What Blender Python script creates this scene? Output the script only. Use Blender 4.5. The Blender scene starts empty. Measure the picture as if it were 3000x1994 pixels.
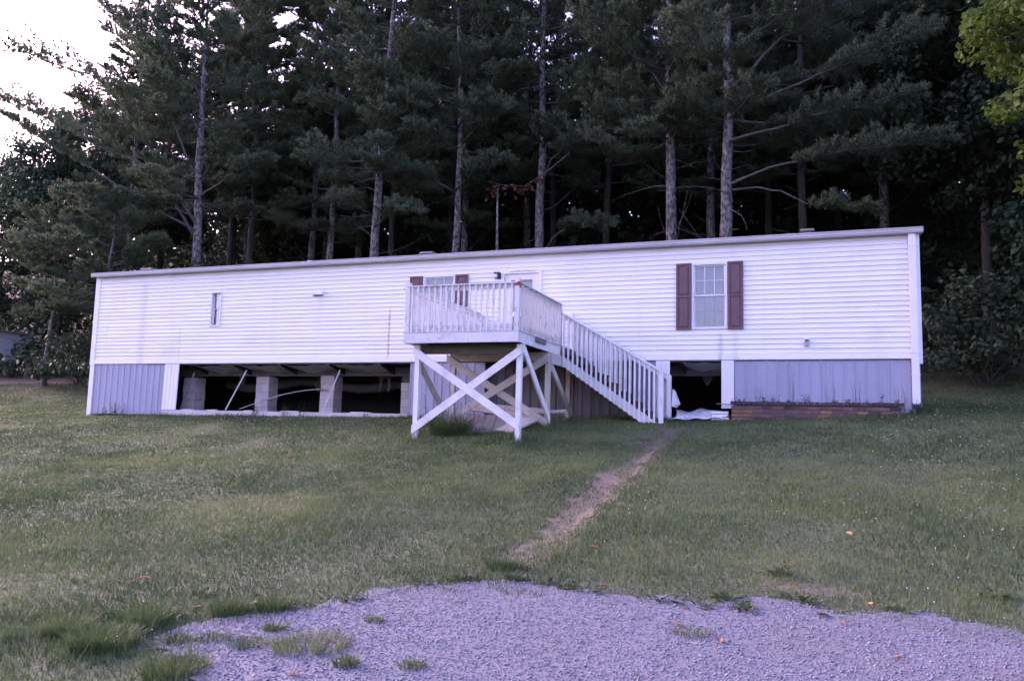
import bpy, math, random
import numpy as np
from mathutils import Vector, Matrix

R = math.radians
scene = bpy.context.scene
col = scene.collection
rng = np.random.default_rng(11)
random.seed(5)

# ------------------------------------------------------------------ camera, sky, sun, exposure
CAM = np.array([18.969, -17.427, -1.630])
YAW, PITCH, ROLL = R(20.388), R(6.455), R(1.477)
cam_data = bpy.data.cameras.new('camera')
cam = bpy.data.objects.new('camera', cam_data)
col.objects.link(cam)
cam_data.sensor_fit = 'HORIZONTAL'
cam_data.sensor_width = 36.0
cam_data.lens = 36.0 * 2417.6 / 3000.0
cam_data.clip_start = 0.05
cam_data.clip_end = 2000
_f = Vector((-math.sin(YAW) * math.cos(PITCH), math.cos(YAW) * math.cos(PITCH), math.sin(PITCH)))
_r = Vector((math.cos(YAW), math.sin(YAW), 0))
_u = _r.cross(_f)
_r2 = math.cos(ROLL) * _r + math.sin(ROLL) * _u
_u2 = -math.sin(ROLL) * _r + math.cos(ROLL) * _u
cam.matrix_world = Matrix(((_r2.x, _u2.x, -_f.x, CAM[0]), (_r2.y, _u2.y, -_f.y, CAM[1]),
                           (_r2.z, _u2.z, -_f.z, CAM[2]), (0, 0, 0, 1)))
scene.camera = cam

SUN_EL, SUN_AZ = R(20), R(286)          # azimuth clockwise from +Y
world = bpy.data.worlds.new('World')
scene.world = world
world.use_nodes = True
wn, wl = world.node_tree.nodes, world.node_tree.links
bg = wn['Background']
sky = wn.new('ShaderNodeTexSky')
sky.sky_type = 'NISHITA'
sky.sun_disc = False
sky.sun_elevation = SUN_EL
sky.sun_rotation = SUN_AZ
sky.air_density = 1.0
sky.dust_density = 4.0
sky.ozone_density = 1.2
tint = wn.new('ShaderNodeMix')
tint.data_type = 'RGBA'
tint.blend_type = 'MULTIPLY'
tint.inputs[0].default_value = 1.0
wl.new(sky.outputs[0], tint.inputs[6])
tint.inputs[7].default_value = (1.27, 1.0, 1.50, 1)
wl.new(tint.outputs[2], bg.inputs[0])
bg.inputs[1].default_value = 0.15

sun_data = bpy.data.lights.new('sun', 'SUN')
sun_data.energy = 0.5
sun_data.angle = R(30)
sun_data.color = (0.96, 0.92, 1.0)
sun = bpy.data.objects.new('sun', sun_data)
col.objects.link(sun)
sun_dir = Vector((math.sin(SUN_AZ) * math.cos(SUN_EL), math.cos(SUN_AZ) * math.cos(SUN_EL), math.sin(SUN_EL)))
sun.rotation_euler = sun_dir.to_track_quat('Z', 'Y').to_euler()

vs = scene.view_settings
vs.view_transform = 'Standard'
vs.look = 'None'
vs.gamma = 1.0
vs.use_curve_mapping = False
vs.exposure = 2.33
scene.cycles.use_denoising = True
scene.cycles.max_bounces = 4
scene.cycles.diffuse_bounces = 2
scene.cycles.use_adaptive_sampling = True
scene.cycles.adaptive_threshold = 0.03
scene.cycles.caustics_reflective = False
scene.cycles.caustics_refractive = False
scene.cycles.transparent_max_bounces = 12

# ------------------------------------------------------------------ helpers
ORG = {}


def tag(o, label=None, cat=None, group=None, kind=None):
    if label: o['label'] = label
    if cat: o['category'] = cat
    if group: o['group'] = group
    if kind: o['kind'] = kind
    return o


def empty(name, loc, parent=None):
    o = bpy.data.objects.new(name, None)
    col.objects.link(o)
    o.empty_display_size = 0.2
    loc = np.array(loc, float)
    ORG[o] = loc
    if parent is not None:
        o.parent = parent
        o.location = loc - ORG[parent]
    else:
        o.location = loc
    return o


def link_mesh(name, me, parent=None, loc=(0, 0, 0), rot=None):
    o = bpy.data.objects.new(name, me)
    col.objects.link(o)
    loc = np.array(loc, float)
    ORG[o] = loc
    if parent is not None:
        o.parent = parent
        o.location = loc - ORG[parent]
    else:
        o.location = loc
    if rot is not None:
        o.rotation_euler = rot
    return o


def np_mesh(name, verts, faces, mat=None, smooth=False, attrs=None):
    """verts (n,3); faces (m,k) with a fixed k."""
    me = bpy.data.meshes.new(name)
    verts = np.ascontiguousarray(verts, dtype=np.float32)
    faces = np.ascontiguousarray(faces, dtype=np.int32)
    m, k = faces.shape
    me.vertices.add(len(verts))
    me.vertices.foreach_set('co', verts.ravel())
    me.loops.add(m * k)
    me.loops.foreach_set('vertex_index', faces.ravel())
    me.polygons.add(m)
    me.polygons.foreach_set('loop_start', np.arange(0, m * k, k, dtype=np.int32))
    if smooth:
        me.polygons.foreach_set('use_smooth', np.ones(m, dtype=bool))
    for an, av in (attrs or {}).items():
        a = me.attributes.new(an, 'FLOAT', 'POINT')
        a.data.foreach_set('value', np.ascontiguousarray(av, dtype=np.float32))
    me.update(calc_edges=True)
    if mat is not None:
        me.materials.append(mat)
    return me


class MB:
    """collects boxes, bars and tubes; build() links them as one mesh object"""

    def __init__(self):
        self.v, self.f = [], []

    def poly(self, pts, faces):
        b = len(self.v)
        self.v += [tuple(float(c) for c in p) for p in pts]
        self.f += [tuple(b + i for i in f) for f in faces]
        return self

    def box(self, a, b):
        x0, y0, z0 = a
        x1, y1, z1 = b
        return self.poly([(x0, y0, z0), (x1, y0, z0), (x1, y1, z0), (x0, y1, z0), (x0, y0, z1), (x1, y0, z1), (x1, y1, z1), (x0, y1, z1)],
                         [(0, 3, 2, 1), (4, 5, 6, 7), (0, 1, 5, 4), (1, 2, 6, 5), (2, 3, 7, 6), (3, 0, 4, 7)])

    def bar(self, a, b, w, t, side=(0, 1, 0)):
        """board from a to b: thickness t along side, width w across"""
        a, b = Vector(a), Vector(b)
        d = (b - a).normalized()
        s = Vector(side)
        s = (s - d * s.dot(d)).normalized()
        n = d.cross(s)
        pts = []
        for p in (a, b):
            for i, j in ((-1, -1), (1, -1), (1, 1), (-1, 1)):
                pts.append(p + s * (t / 2 * i) + n * (w / 2 * j))
        return self.poly(pts, [(0, 3, 2, 1), (4, 5, 6, 7), (0, 1, 5, 4), (1, 2, 6, 5), (2, 3, 7, 6), (3, 0, 4, 7)])

    def tube(self, pts, rad, n=6, caps=True):
        pts = [Vector(p) for p in pts]
        if not hasattr(rad, '__len__'):
            rad = [rad] * len(pts)
        b = len(self.v)
        ref = Vector((0.13, 0.21, 1))
        for i, p in enumerate(pts):
            d = (pts[min(i + 1, len(pts) - 1)] - pts[max(i - 1, 0)]).normalized()
            s = d.cross(ref)
            if s.length < 1e-3:
                s = d.cross(Vector((1, 0, 0)))
            s.normalize()
            t = d.cross(s)
            for k in range(n):
                a = 2 * math.pi * k / n
                self.v.append(tuple(p + (s * math.cos(a) + t * math.sin(a)) * rad[i]))
        for i in range(len(pts) - 1):
            for k in range(n):
                k2 = (k + 1) % n
                self.f.append((b + i * n + k, b + i * n + k2, b + (i + 1) * n + k2, b + (i + 1) * n + k))
        if caps:
            self.f.append(tuple(b + k for k in reversed(range(n))))
            self.f.append(tuple(b + (len(pts) - 1) * n + k for k in range(n)))
        return self

    def extrude_x(self, prof, x0, x1):
        """prof: list of (y,z) going round; extruded from x0 to x1"""
        n = len(prof)
        pts = [(x0, y, z) for y, z in prof] + [(x1, y, z) for y, z in prof]
        fs = [(i, (i + 1) % n, n + (i + 1) % n, n + i) for i in range(n)]
        fs += [tuple(reversed(range(n))), tuple(range(n, 2 * n))]
        return self.poly(pts, fs)

    def prism_y(self, prof, y0, y1):
        n = len(prof)
        pts = [(x, y0, z) for x, z in prof] + [(x, y1, z) for x, z in prof]
        fs = [(i, (i + 1) % n, n + (i + 1) % n, n + i) for i in range(n)]
        fs += [tuple(reversed(range(n))), tuple(range(n, 2 * n))]
        return self.poly(pts, fs)

    def mesh(self, name, mat, smooth=False, origin=(0, 0, 0)):
        me = bpy.data.meshes.new(name)
        o = origin
        me.from_pydata([(x - o[0], y - o[1], z - o[2]) for x, y, z in self.v], [], self.f)
        me.materials.append(mat)
        if smooth:
            me.polygons.foreach_set('use_smooth', [True] * len(me.polygons))
        me.update()
        return me

    def build(self, name, mat, parent=None, smooth=False):
        a = np.array(self.v)
        o = ((a[:, 0].min() + a[:, 0].max()) / 2, (a[:, 1].min() + a[:, 1].max()) / 2, a[:, 2].min())
        return link_mesh(name, self.mesh(name, mat, smooth, o), parent, o)


def hash2(ix, iy, s):
    h = (ix.astype(np.int64) * 374761393 + iy.astype(np.int64) * 668265263 + s * 974634777) & 0x7fffffff
    h = (h ^ (h >> 13)) * 1274126177 & 0x7fffffff
    h = h ^ (h >> 16)
    return (h & 0xffff) / 65535.0


def vnoise(x, y, sc=1.0, s=0):
    x, y = np.asarray(x, float) * sc, np.asarray(y, float) * sc
    ix, iy = np.floor(x), np.floor(y)
    fx, fy = x - ix, y - iy
    fx, fy = fx * fx * (3 - 2 * fx), fy * fy * (3 - 2 * fy)
    a, b = hash2(ix, iy, s), hash2(ix + 1, iy, s)
    c, d = hash2(ix, iy + 1, s), hash2(ix + 1, iy + 1, s)
    return (a * (1 - fx) + b * fx) * (1 - fy) + (c * (1 - fx) + d * fx) * fy


def in_poly(x, y, poly):
    x, y = np.asarray(x), np.asarray(y)
    ins = np.zeros(x.shape, bool)
    n = len(poly)
    for i in range(n):
        x1, y1 = poly[i]
        x2, y2 = poly[(i + 1) % n]
        if y1 == y2:
            continue
        c = ((y1 > y) != (y2 > y)) & (x < (x2 - x1) * (y - y1) / (y2 - y1) + x1)
        ins ^= c
    return ins


# ground height: falls from the house towards the gravel, rises behind it
_YS = np.array([-90, -30, -20, -17, -14, -12, -10, -8, -6, -3.5, -1.5, 0, 4.5, 8, 12, 18, 26, 40, 60, 90, 140])
_ZS = np.array([-3.8, -3.35, -3.25, -3.2, -3.1, -2.97, -2.75, -2.48, -2.17, -1.77, -1.42, -1.25, -1.0, -.4, .7, 2.8, 6.2, 12.5, 20, 27, 32])
_YD = np.arange(-90, 140, .1)
_ZD = np.interp(_YD, _YS, _ZS)
_k = np.ones(13) / 13
_ZD = np.convolve(np.convolve(np.pad(_ZD, 12, mode='edge'), _k, 'same'), _k, 'same')[12:-12]


def gz(x, y):
    x, y = np.asarray(x, float), np.asarray(y, float)
    z = np.interp(y, _YD, _ZD)
    z = z + .012 * (np.clip(x, -10, 30) - 14) * np.clip((y + 17) / 15, 0, 1)
    z = z + .14 * np.clip((x - 17) / 3.5, 0, 1) * np.clip((y + 5) / 4, 0, 1)
    lawn = np.clip((-1 - y) / 2, 0, 1) * np.clip((y + 11) / 1.5, 0, 1)
    z = z + lawn * (.09 * (vnoise(x, y, .45, 3) - .5) + .035 * (vnoise(x, y, 1.4, 4) - .5))
    z = z - .035 * np.exp(-((x - 16.37) / .24) ** 2) * np.clip((y + 10.8) / .6, 0, 1) * np.clip((-1.4 - y) / .5, 0, 1)
    z = z + np.clip((y - 9) / 6, 0, 1) * .8 * (vnoise(x, y, .22, 5) - .5)
    return z


def G(x, y):
    return float(gz(np.array([x]), np.array([y]))[0])


# ------------------------------------------------------------------ materials
def new_mat(name):
    m = bpy.data.materials.new(name)
    m.use_nodes = True
    nt = m.node_tree
    return m, nt.nodes, nt.links, nt.nodes['Principled BSDF']


def tex_coord(n, l, scale=(1, 1, 1), obj=False):
    """world position, scaled"""
    g = n.new('ShaderNodeNewGeometry')
    mp = n.new('ShaderNodeMapping')
    mp.inputs['Scale'].default_value = scale
    l.new(g.outputs['Position'], mp.inputs['Vector'])
    return mp.outputs[0]


def noise(n, l, vec, scale, detail=4, rough=.55):
    t = n.new('ShaderNodeTexNoise')
    t.inputs['Scale'].default_value = scale
    t.inputs['Detail'].default_value = detail
    t.inputs['Roughness'].default_value = rough
    if vec is not None:
        l.new(vec, t.inputs['Vector'])
    return t.outputs[0]


def ramp(n, l, fac, stops):
    r = n.new('ShaderNodeValToRGB')
    e = r.color_ramp.elements
    while len(e) > 1:
        e.remove(e[-1])
    e[0].position, c = stops[0][0], stops[0][1]
    e[0].color = (*c, 1)
    for p, c in stops[1:]:
        x = e.new(p)
        x.color = (*c, 1)
    l.new(fac, r.inputs[0])
    return r.outputs[0]


def framp(n, l, fac, a, b):
    r = n.new('ShaderNodeMapRange')
    r.interpolation_type = 'SMOOTHSTEP'
    r.inputs[1].default_value = a
    r.inputs[2].default_value = b
    l.new(fac, r.inputs[0])
    return r.outputs[0]


def mathn(n, l, op, a, b=None):
    m = n.new('ShaderNodeMath')
    m.operation = op
    for i, q in enumerate((a, b)):
        if q is None:
            continue
        if isinstance(q, (int, float)):
            m.inputs[i].default_value = q
        else:
            l.new(q, m.inputs[i])
    return m.outputs[0]


def mixc(n, l, fac, a, b, blend='MIX'):
    m = n.new('ShaderNodeMix')
    m.data_type = 'RGBA'
    m.blend_type = blend
    if isinstance(fac, (int, float)):
        m.inputs[0].default_value = fac
    else:
        l.new(fac, m.inputs[0])
    for s, q in ((6, a), (7, b)):
        if isinstance(q, tuple):
            m.inputs[s].default_value = (*q, 1)
        else:
            l.new(q, m.inputs[s])
    return m.outputs[2]


def bump(n, l, p, h, strength=.3, dist=.01):
    b = n.new('ShaderNodeBump')
    b.inputs['Strength'].default_value = strength
    b.inputs['Distance'].default_value = dist
    l.new(h, b.inputs['Height'])
    l.new(b.outputs[0], p.inputs['Normal'])


def simple(name, c1, c2, scale=6, rough=.7, stretch=(1, 1, 1), bmp=.2, bscale=None, vary=0.0, metallic=0):
    m, n, l, p = new_mat(name)
    v = tex_coord(n, l, stretch)
    f = noise(n, l, v, scale, 5)
    c = ramp(n, l, f, [(.4, c1), (.6, c2)] if name == 'pine_bark' else [(.3, c1), (.7, c2)])
    if vary:
        oi = n.new('ShaderNodeObjectInfo')
        k = mathn(n, l, 'MULTIPLY_ADD', oi.outputs['Random'], vary)
        n_ = k.node
        n_.inputs[2].default_value = 1 - vary / 2
        comb = n.new('ShaderNodeCombineColor')
        for i in range(3):
            l.new(k, comb.inputs[i])
        c = mixc(n, l, 1.0, c, comb.outputs[0], 'MULTIPLY')
    l.new(c, p.inputs['Base Color'])
    p.inputs['Roughness'].default_value = rough
    p.inputs['Metallic'].default_value = metallic
    if bmp:
        bump(n, l, p, noise(n, l, v, bscale or scale * 4, 4), bmp)
    return m


def sepxyz(n, l):
    g = n.new('ShaderNodeNewGeometry')
    s = n.new('ShaderNodeSeparateXYZ')
    l.new(g.outputs['Position'], s.inputs[0])
    return s.outputs


def make_siding():
    m, n, l, p = new_mat('vinyl_siding')
    base = (.80, .78, .77)
    v = tex_coord(n, l, (1.4, 1, .12))
    st = noise(n, l, v, 2.2, 6, .6)
    c = mixc(n, l, mathn(n, l, 'MULTIPLY', framp(n, l, st, .52, .78), .22), base, (.55, .53, .48))
    v2 = tex_coord(n, l, (.35, 1, .5))
    gr = noise(n, l, v2, 1.7, 5, .65)
    c = mixc(n, l, mathn(n, l, 'MULTIPLY', framp(n, l, gr, .55, .78), .40), c, (.52, .53, .38))
    fine = noise(n, l, tex_coord(n, l, (1, 1, 2)), 22, 4, .7)
    c = mixc(n, l, mathn(n, l, 'MULTIPLY', framp(n, l, fine, .52, .8), .28), c, (.42, .40, .38))
    xyz = sepxyz(n, l)
    # rust run below a nail left of the deck
    dx = mathn(n, l, 'ABSOLUTE', mathn(n, l, 'SUBTRACT', xyz[0], 9.34))
    wob = noise(n, l, tex_coord(n, l, (1, 1, 1.5)), 9, 4)
    wid = mathn(n, l, 'MULTIPLY', wob, .085)
    rx = framp(n, l, mathn(n, l, 'SUBTRACT', wid, dx), 0.0, .045)
    rz = mathn(n, l, 'MULTIPLY', framp(n, l, xyz[2], .02, .2), framp(n, l, xyz[2], 1.42, 1.1))
    rr = mathn(n, l, 'MULTIPLY', mathn(n, l, 'MULTIPLY', rx, rz), .8)
    c = mixc(n, l, rr, c, (.42, .26, .08))
    # green algae run below the right window and grey runs near the far end
    for cx, zt, w, k, colr in ((17.10, .62, .10, .6, (.36, .40, .17)), (17.4, .60, .13, .40, (.42, .44, .28)), (1.75, 2.3, .24, .42, (.45, .43, .40)),
                               (3.05, .95, .05, .45, (.44, .43, .40)), (20.1, .7, .5, .22, (.50, .52, .38))):
        dx = mathn(n, l, 'ABSOLUTE', mathn(n, l, 'SUBTRACT', xyz[0], cx))
        q = framp(n, l, mathn(n, l, 'SUBTRACT', mathn(n, l, 'MULTIPLY', wob, w * 1.7), dx), 0.0, w)
        q = mathn(n, l, 'MULTIPLY', q, framp(n, l, xyz[2], zt, zt - .15))
        c = mixc(n, l, mathn(n, l, 'MULTIPLY', q, k), c, colr)
    oi = n.new('ShaderNodeObjectInfo')
    k = mathn(n, l, 'MULTIPLY_ADD', oi.outputs['Random'], .07)
    k.node.inputs[2].default_value = .95
    cc = n.new('ShaderNodeCombineColor')
    for i in range(3):
        l.new(k, cc.inputs[i])
    c = mixc(n, l, 1.0, c, cc.outputs[0], 'MULTIPLY')
    l.new(c, p.inputs['Base Color'])
    p.inputs['Roughness'].default_value = .5
    bump(n, l, p, noise(n, l, tex_coord(n, l, (3, 1, 30)), 3, 3), .12, .004)
    return m


def make_paint(name, amount=.5, moss=.4, base=(.72, .70, .69)):
    """white paint on weathered boards: peels to grey wood, stains green"""
    m, n, l, p = new_mat(name)
    v = tex_coord(n, l)
    peel = noise(n, l, tex_coord(n, l, (1.6, 1.6, .8)), 9, 7, .68)
    c = mixc(n, l, framp(n, l, noise(n, l, v, 2.3, 4), .45, .75), base, (.56, .54, .52))
    c = mixc(n, l, mathn(n, l, 'MULTIPLY', framp(n, l, noise(n, l, v, 3.1, 6, .7), .52, .72), moss), c, (.34, .33, .22))
    c = mixc(n, l, mathn(n, l, 'MULTIPLY', framp(n, l, peel, .60, .66), amount), c, (.20, .16, .13))
    l.new(c, p.inputs['Base Color'])
    p.inputs['Roughness'].default_value = .65
    bump(n, l, p, peel, .25, .004)
    return m


def make_glass():
    m, n, l, p = new_mat('window_glass')
    n.remove(p)
    out = n['Material Output']
    tr = n.new('ShaderNodeBsdfTransparent')
    tr.inputs[0].default_value = (.86, .88, .9, 1)
    gl = n.new('ShaderNodeBsdfGlossy')
    gl.inputs['Roughness'].default_value = .03
    fr = n.new('ShaderNodeFresnel')
    fr.inputs[0].default_value = 1.5
    k = mathn(n, l, 'MULTIPLY_ADD', fr.outputs[0], 1.6)
    k.node.inputs[2].default_value = .03
    mx = n.new('ShaderNodeMixShader')
    l.new(k, mx.inputs[0])
    l.new(tr.outputs[0], mx.inputs[1])
    l.new(gl.outputs[0], mx.inputs[2])
    l.new(mx.outputs[0], out.inputs[0])
    return m


def make_leafy(name, c1, c2, c3, trans=.3, sc=1.2, attr=None, rough=.6):
    """foliage: colour varies by clump and by leaf"""
    m, n, l, p = new_mat(name)
    out = n['Material Output']
    if attr:
        a = n.new('ShaderNodeAttribute')
        a.attribute_name = attr
        f = a.outputs['Fac']
    else:
        v = tex_coord(n, l)
        a = noise(n, l, v, sc, 3)
        b = noise(n, l, v, sc * 14, 2)
        f = mathn(n, l, 'MULTIPLY_ADD', b, .5)
        l.new(mathn(n, l, 'MULTIPLY', a, .55), f.node.inputs[2])
    c = ramp(n, l, f, [(.22, c1), (.45, c2), (.64, (.118, .155, .052)), (.86, c3)] if attr else [(.28, c1), (.52, c2), (.78, c3)])
    l.new(c, p.inputs['Base Color'])
    p.inputs['Roughness'].default_value = rough
    p.inputs['Specular IOR Level'].default_value = .25
    t = n.new('ShaderNodeBsdfTranslucent')
    l.new(c, t.inputs[0])
    mx = n.new('ShaderNodeMixShader')
    mx.inputs[0].default_value = trans
    l.new(p.outputs[0], mx.inputs[1])
    l.new(t.outputs[0], mx.inputs[2])
    l.new(mx.outputs[0], out.inputs[0])
    return m


def make_gravel():
    m, n, l, p = new_mat('gravel_stone')
    g = n.new('ShaderNodeNewGeometry')
    c = ramp(n, l, g.outputs['Random Per Island'], [(0, (.085, .086, .115)), (.35, (.132, .134, .172)), (.7, (.172, .175, .218)), (.93, (.24, .243, .29)), (1, (.21, .185, .175))])
    f = noise(n, l, g.outputs['Position'], 1.1, 4)
    c = mixc(n, l, mathn(n, l, 'MULTIPLY', framp(n, l, f, .40, .70), .5), c, (.13, .122, .138))
    f2 = noise(n, l, g.outputs['Position'], .35, 3)
    c = mixc(n, l, mathn(n, l, 'MULTIPLY', framp(n, l, f2, .45, .65), .35), c, (.195, .195, .235))
    l.new(c, p.inputs['Base Color'])
    p.inputs['Roughness'].default_value = .8
    return m


def make_gravel_bed():
    m, n, l, p = new_mat('gravel_bed')
    v = tex_coord(n, l)
    vo = n.new('ShaderNodeTexVoronoi')
    vo.inputs['Scale'].default_value = 120
    l.new(v, vo.inputs['Vector'])
    c = ramp(n, l, vo.outputs['Color'], [(.1, (.068, .068, .086)), (.5, (.112, .112, .140)), (.9, (.165, .165, .20))])
    c = mixc(n, l, mathn(n, l, 'MULTIPLY', framp(n, l, noise(n, l, v, 1.3, 4), .55, .8), .6), c, (.12, .108, .11))
    l.new(c, p.inputs['Base Color'])
    p.inputs['Roughness'].default_value = .9
    bump(n, l, p, vo.outputs['Distance'], .2, .004)
    return m


def make_ground():
    m, n, l, p = new_mat('lawn_soil')
    v = tex_coord(n, l)
    a = noise(n, l, v, .9, 5)
    b = noise(n, l, v, 14, 5, .7)
    c = ramp(n, l, a, [(.3, (.040, .056, .025)), (.55, (.060, .080, .035)), (.75, (.092, .092, .052))])
    c = mixc(n, l, framp(n, l, b, .5, .8), c, (.085, .07, .05))
    xyz = sepxyz(n, l)
    # worn earth: along the footpath, a bare spot above the gravel, and a fringe along the gravel edge
    wn_ = noise(n, l, v, 3.0, 5, .65)
    dx = mathn(n, l, 'ABSOLUTE', mathn(n, l, 'SUBTRACT', xyz[0], 16.37))
    pf = framp(n, l, mathn(n, l, 'ADD', dx, mathn(n, l, 'MULTIPLY', mathn(n, l, 'SUBTRACT', wn_, .5), .55)), .42, .18)
    pf = mathn(n, l, 'MULTIPLY', pf, mathn(n, l, 'MULTIPLY', framp(n, l, xyz[1], -1.3, -2.0), framp(n, l, xyz[1], -10.9, -10.3)))
    bx = mathn(n, l, 'DIVIDE', mathn(n, l, 'SUBTRACT', xyz[0], 18.85), .75)
    by = mathn(n, l, 'DIVIDE', mathn(n, l, 'ADD', xyz[1], 10.42), .20)
    br = mathn(n, l, 'ADD', mathn(n, l, 'MULTIPLY', bx, bx), mathn(n, l, 'MULTIPLY', by, by))
    bf = framp(n, l, mathn(n, l, 'ADD', br, mathn(n, l, 'MULTIPLY', wn_, 1.2)), 1.7, .5)
    c = mixc(n, l, mathn(n, l, 'MAXIMUM', pf, bf), c, ramp(n, l, b, [(.3, (.075, .062, .045)), (.7, (.135, .11, .08))]))
    # forest floor: leaf litter up the hill
    wob = mathn(n, l, 'MULTIPLY_ADD', noise(n, l, v, .5, 4), 5.0)
    l.new(xyz[1], wob.node.inputs[2])
    ff = framp(n, l, wob, 10.5, 13.0)
    c = mixc(n, l, ff, c, ramp(n, l, b, [(.35, (.022, .018, .013)), (.7, (.05, .038, .026))]))
    l.new(c, p.inputs['Base Color'])
    p.inputs['Roughness'].default_value = .95
    bump(n, l, p, b, .6, .03)
    return m


def make_brick(name, c1, c2, vary=.5):
    return simple(name, c1, c2, 14, .85, bmp=.5, vary=vary)


M = {}
M['siding'] = make_siding()
M['trim'] = simple('white_trim', (.72, .70, .70), (.78, .76, .76), 3, .45, bmp=.05)
M['fascia'] = simple('fascia_metal', (.40, .385, .40), (.50, .48, .49), 2.5, .45, (.4, 1, 3), bmp=.05)
M['roof'] = simple('roof_metal', (.22, .22, .23), (.30, .30, .31), 2, .5, bmp=.1)
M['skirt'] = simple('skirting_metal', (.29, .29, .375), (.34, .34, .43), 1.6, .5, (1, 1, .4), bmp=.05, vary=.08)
M['skirt_dark'] = simple('skirting_dark_grey', (.085, .085, .095), (.15, .15, .165), 1.6, .6, (2, 2, .3), bmp=.05, vary=.15)  # darker grey than the other skirting panels
M['vinyl_vert'] = simple('white_vinyl_strip', (.70, .68, .68), (.78, .76, .75), 2.5, .5, (2, 2, .3), bmp=.05)
M['vinyl_dirty'] = simple('dirty_vinyl', (.22, .215, .21), (.42, .41, .41), 3, .7, bmp=.2)
M['shutter'] = simple('shutter_maroon', (.105, .058, .066), (.135, .075, .082), 5, .6, bmp=.1)
M['window_frame'] = simple('window_frame_white', (.70, .69, .70), (.76, .75, .76), 4, .4, bmp=.03)
M['glass'] = make_glass()
M['curtain'] = simple('white_curtain', (.62, .61, .62), (.74, .73, .74), 3, .9, (6, 1, 1), bmp=.2)
M['screen'] = simple('insect_screen', (.30, .30, .31), (.40, .39, .40), 2, .9, bmp=.0)
M['reflection_grey'] = simple('reflection_grey', (.15, .15, .16), (.30, .29, .29), 2.5, .9, bmp=.1)
M['dark'] = simple('crawl_space_gloom', (.03, .03, .032), (.045, .045, .045), 2, .9, bmp=0)
M['paint'] = make_paint('deck_paint', .7, .75, (.66, .64, .64))
M['paint_clean'] = make_paint('brace_paint', .25, .22)
M['paint_moss_shade'] = make_paint('deck_paint_mossy_shade', .5, .85, (.42, .40, .35))  # mossy paint, base darkened to carry the shade beneath the deck
M['paint_side'] = make_paint('deck_paint_side', .6, .9, (.60, .57, .54))
M['wood_old'] = simple('old_wood', (.045, .042, .028), (.10, .09, .065), 5, .85, (1, 1, 6), bmp=.4)
M['wood_brown'] = simple('brown_tread_wood', (.055, .034, .030), (.10, .062, .052), 6, .8, (4, 1, 1), bmp=.3)
M['red_paint'] = simple('red_paint', (.23, .03, .025), (.32, .05, .04), 10, .6, bmp=.1)
M['black_metal'] = simple('black_metal', (.012, .012, .012), (.03, .028, .026), 9, .5, bmp=.1)
M['steel'] = simple('galvanised_steel', (.22, .22, .23), (.34, .34, .35), 9, .4, bmp=.1, metallic=.6)
M['grey_box'] = simple('grey_plastic', (.33, .33, .35), (.40, .40, .42), 5, .5, bmp=.05)
M['dark_grey'] = simple('dark_grey_rubber', (.10, .095, .10), (.16, .15, .16), 9, .8, bmp=.1)
M['insulation'] = simple('torn_insulation', (.14, .13, .12), (.26, .24, .22), 6, .95, bmp=.5)
M['belly'] = simple('belly_wrap', (.45, .44, .44), (.60, .58, .58), 3, .6, bmp=.2)
M['block'] = simple('concrete_block', (.34, .30, .29), (.44, .40, .38), 5, .9, bmp=.4, vary=.2)
M['sill'] = simple('pale_sill_concrete', (.40, .38, .36), (.58, .55, .53), 4, .9, (1, 1, 3), bmp=.3)
M['plastic'] = simple('white_plastic', (.50, .49, .50), (.74, .74, .76), 4, .5, bmp=.3)
M['brick'] = make_brick('brick_red', (.085, .052, .052), (.17, .095, .088), .6)
M['brick_orange'] = make_brick('brick_orange', (.17, .085, .042), (.27, .135, .062), .5)
M['brick_dark'] = make_brick('brick_dark', (.035, .027, .030), (.075, .050, .052), .5)
M['mortar'] = simple('mortar', (.13, .115, .11), (.20, .18, .17), 20, .95, bmp=.3)
M['soil'] = simple('planter_soil', (.04, .03, .022), (.08, .06, .045), 12, .95, bmp=.5)
M['dirt'] = simple('path_dirt', (.080, .066, .046), (.140, .114, .080), 7, .95, bmp=.7, bscale=30)
M['ground'] = make_ground()
M['gravel'] = make_gravel()
M['gravel_bed'] = make_gravel_bed()
M['grass'] = make_leafy('grass_blade', (.040, .070, .024), (.078, .118, .046), (.19, .185, .105), .32, attr='tint')
M['weed'] = make_leafy('weed_leaf', (.025, .045, .018), (.055, .085, .030), (.10, .13, .05), .25, sc=3)
M['weed_dark'] = make_leafy('weed_dark_leaf', (.018, .030, .018), (.035, .052, .026), (.07, .075, .04), .2, sc=3)
M['needle'] = make_leafy('pine_needle', (.046, .070, .038), (.094, .127, .071), (.150, .184, .108), .3, sc=.9)
M['leaf_dark'] = make_leafy('dark_leaf', (.020, .034, .018), (.038, .060, .030), (.062, .088, .046), .2, sc=.8)
M['leaf_bush'] = make_leafy('bush_leaf', (.018, .038, .020), (.038, .070, .038), (.068, .112, .060), .2, sc=1.5)
M['leaf_lime'] = make_leafy('lime_leaf', (.032, .064, .010), (.068, .112, .020), (.13, .17, .04), .45, sc=1.1)
M['leaf_dead'] = make_leafy('dead_leaf', (.060, .028, .020), (.095, .042, .030), (.14, .065, .045), .2, sc=4)
M['leaf_orange'] = simple('fallen_leaf_orange', (.26, .11, .045), (.38, .19, .09), 25, .8, bmp=.1)
M['leaf_brown'] = simple('fallen_leaf_brown', (.16, .06, .035), (.24, .10, .06), 25, .8, bmp=.1)
M['flower'] = simple('clover_flower', (.55, .53, .50), (.75, .73, .70), 30, .9, bmp=0)
M['bark'] = simple('pine_bark', (.045, .040, .038), (.21, .20, .19), 11, .95, (1, 1, .6), bmp=.8, bscale=16)
M['bark_dark'] = simple('dark_bark', (.030, .026, .024), (.075, .066, .06), 7, .95, (1, 1, .35), bmp=.6)
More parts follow.
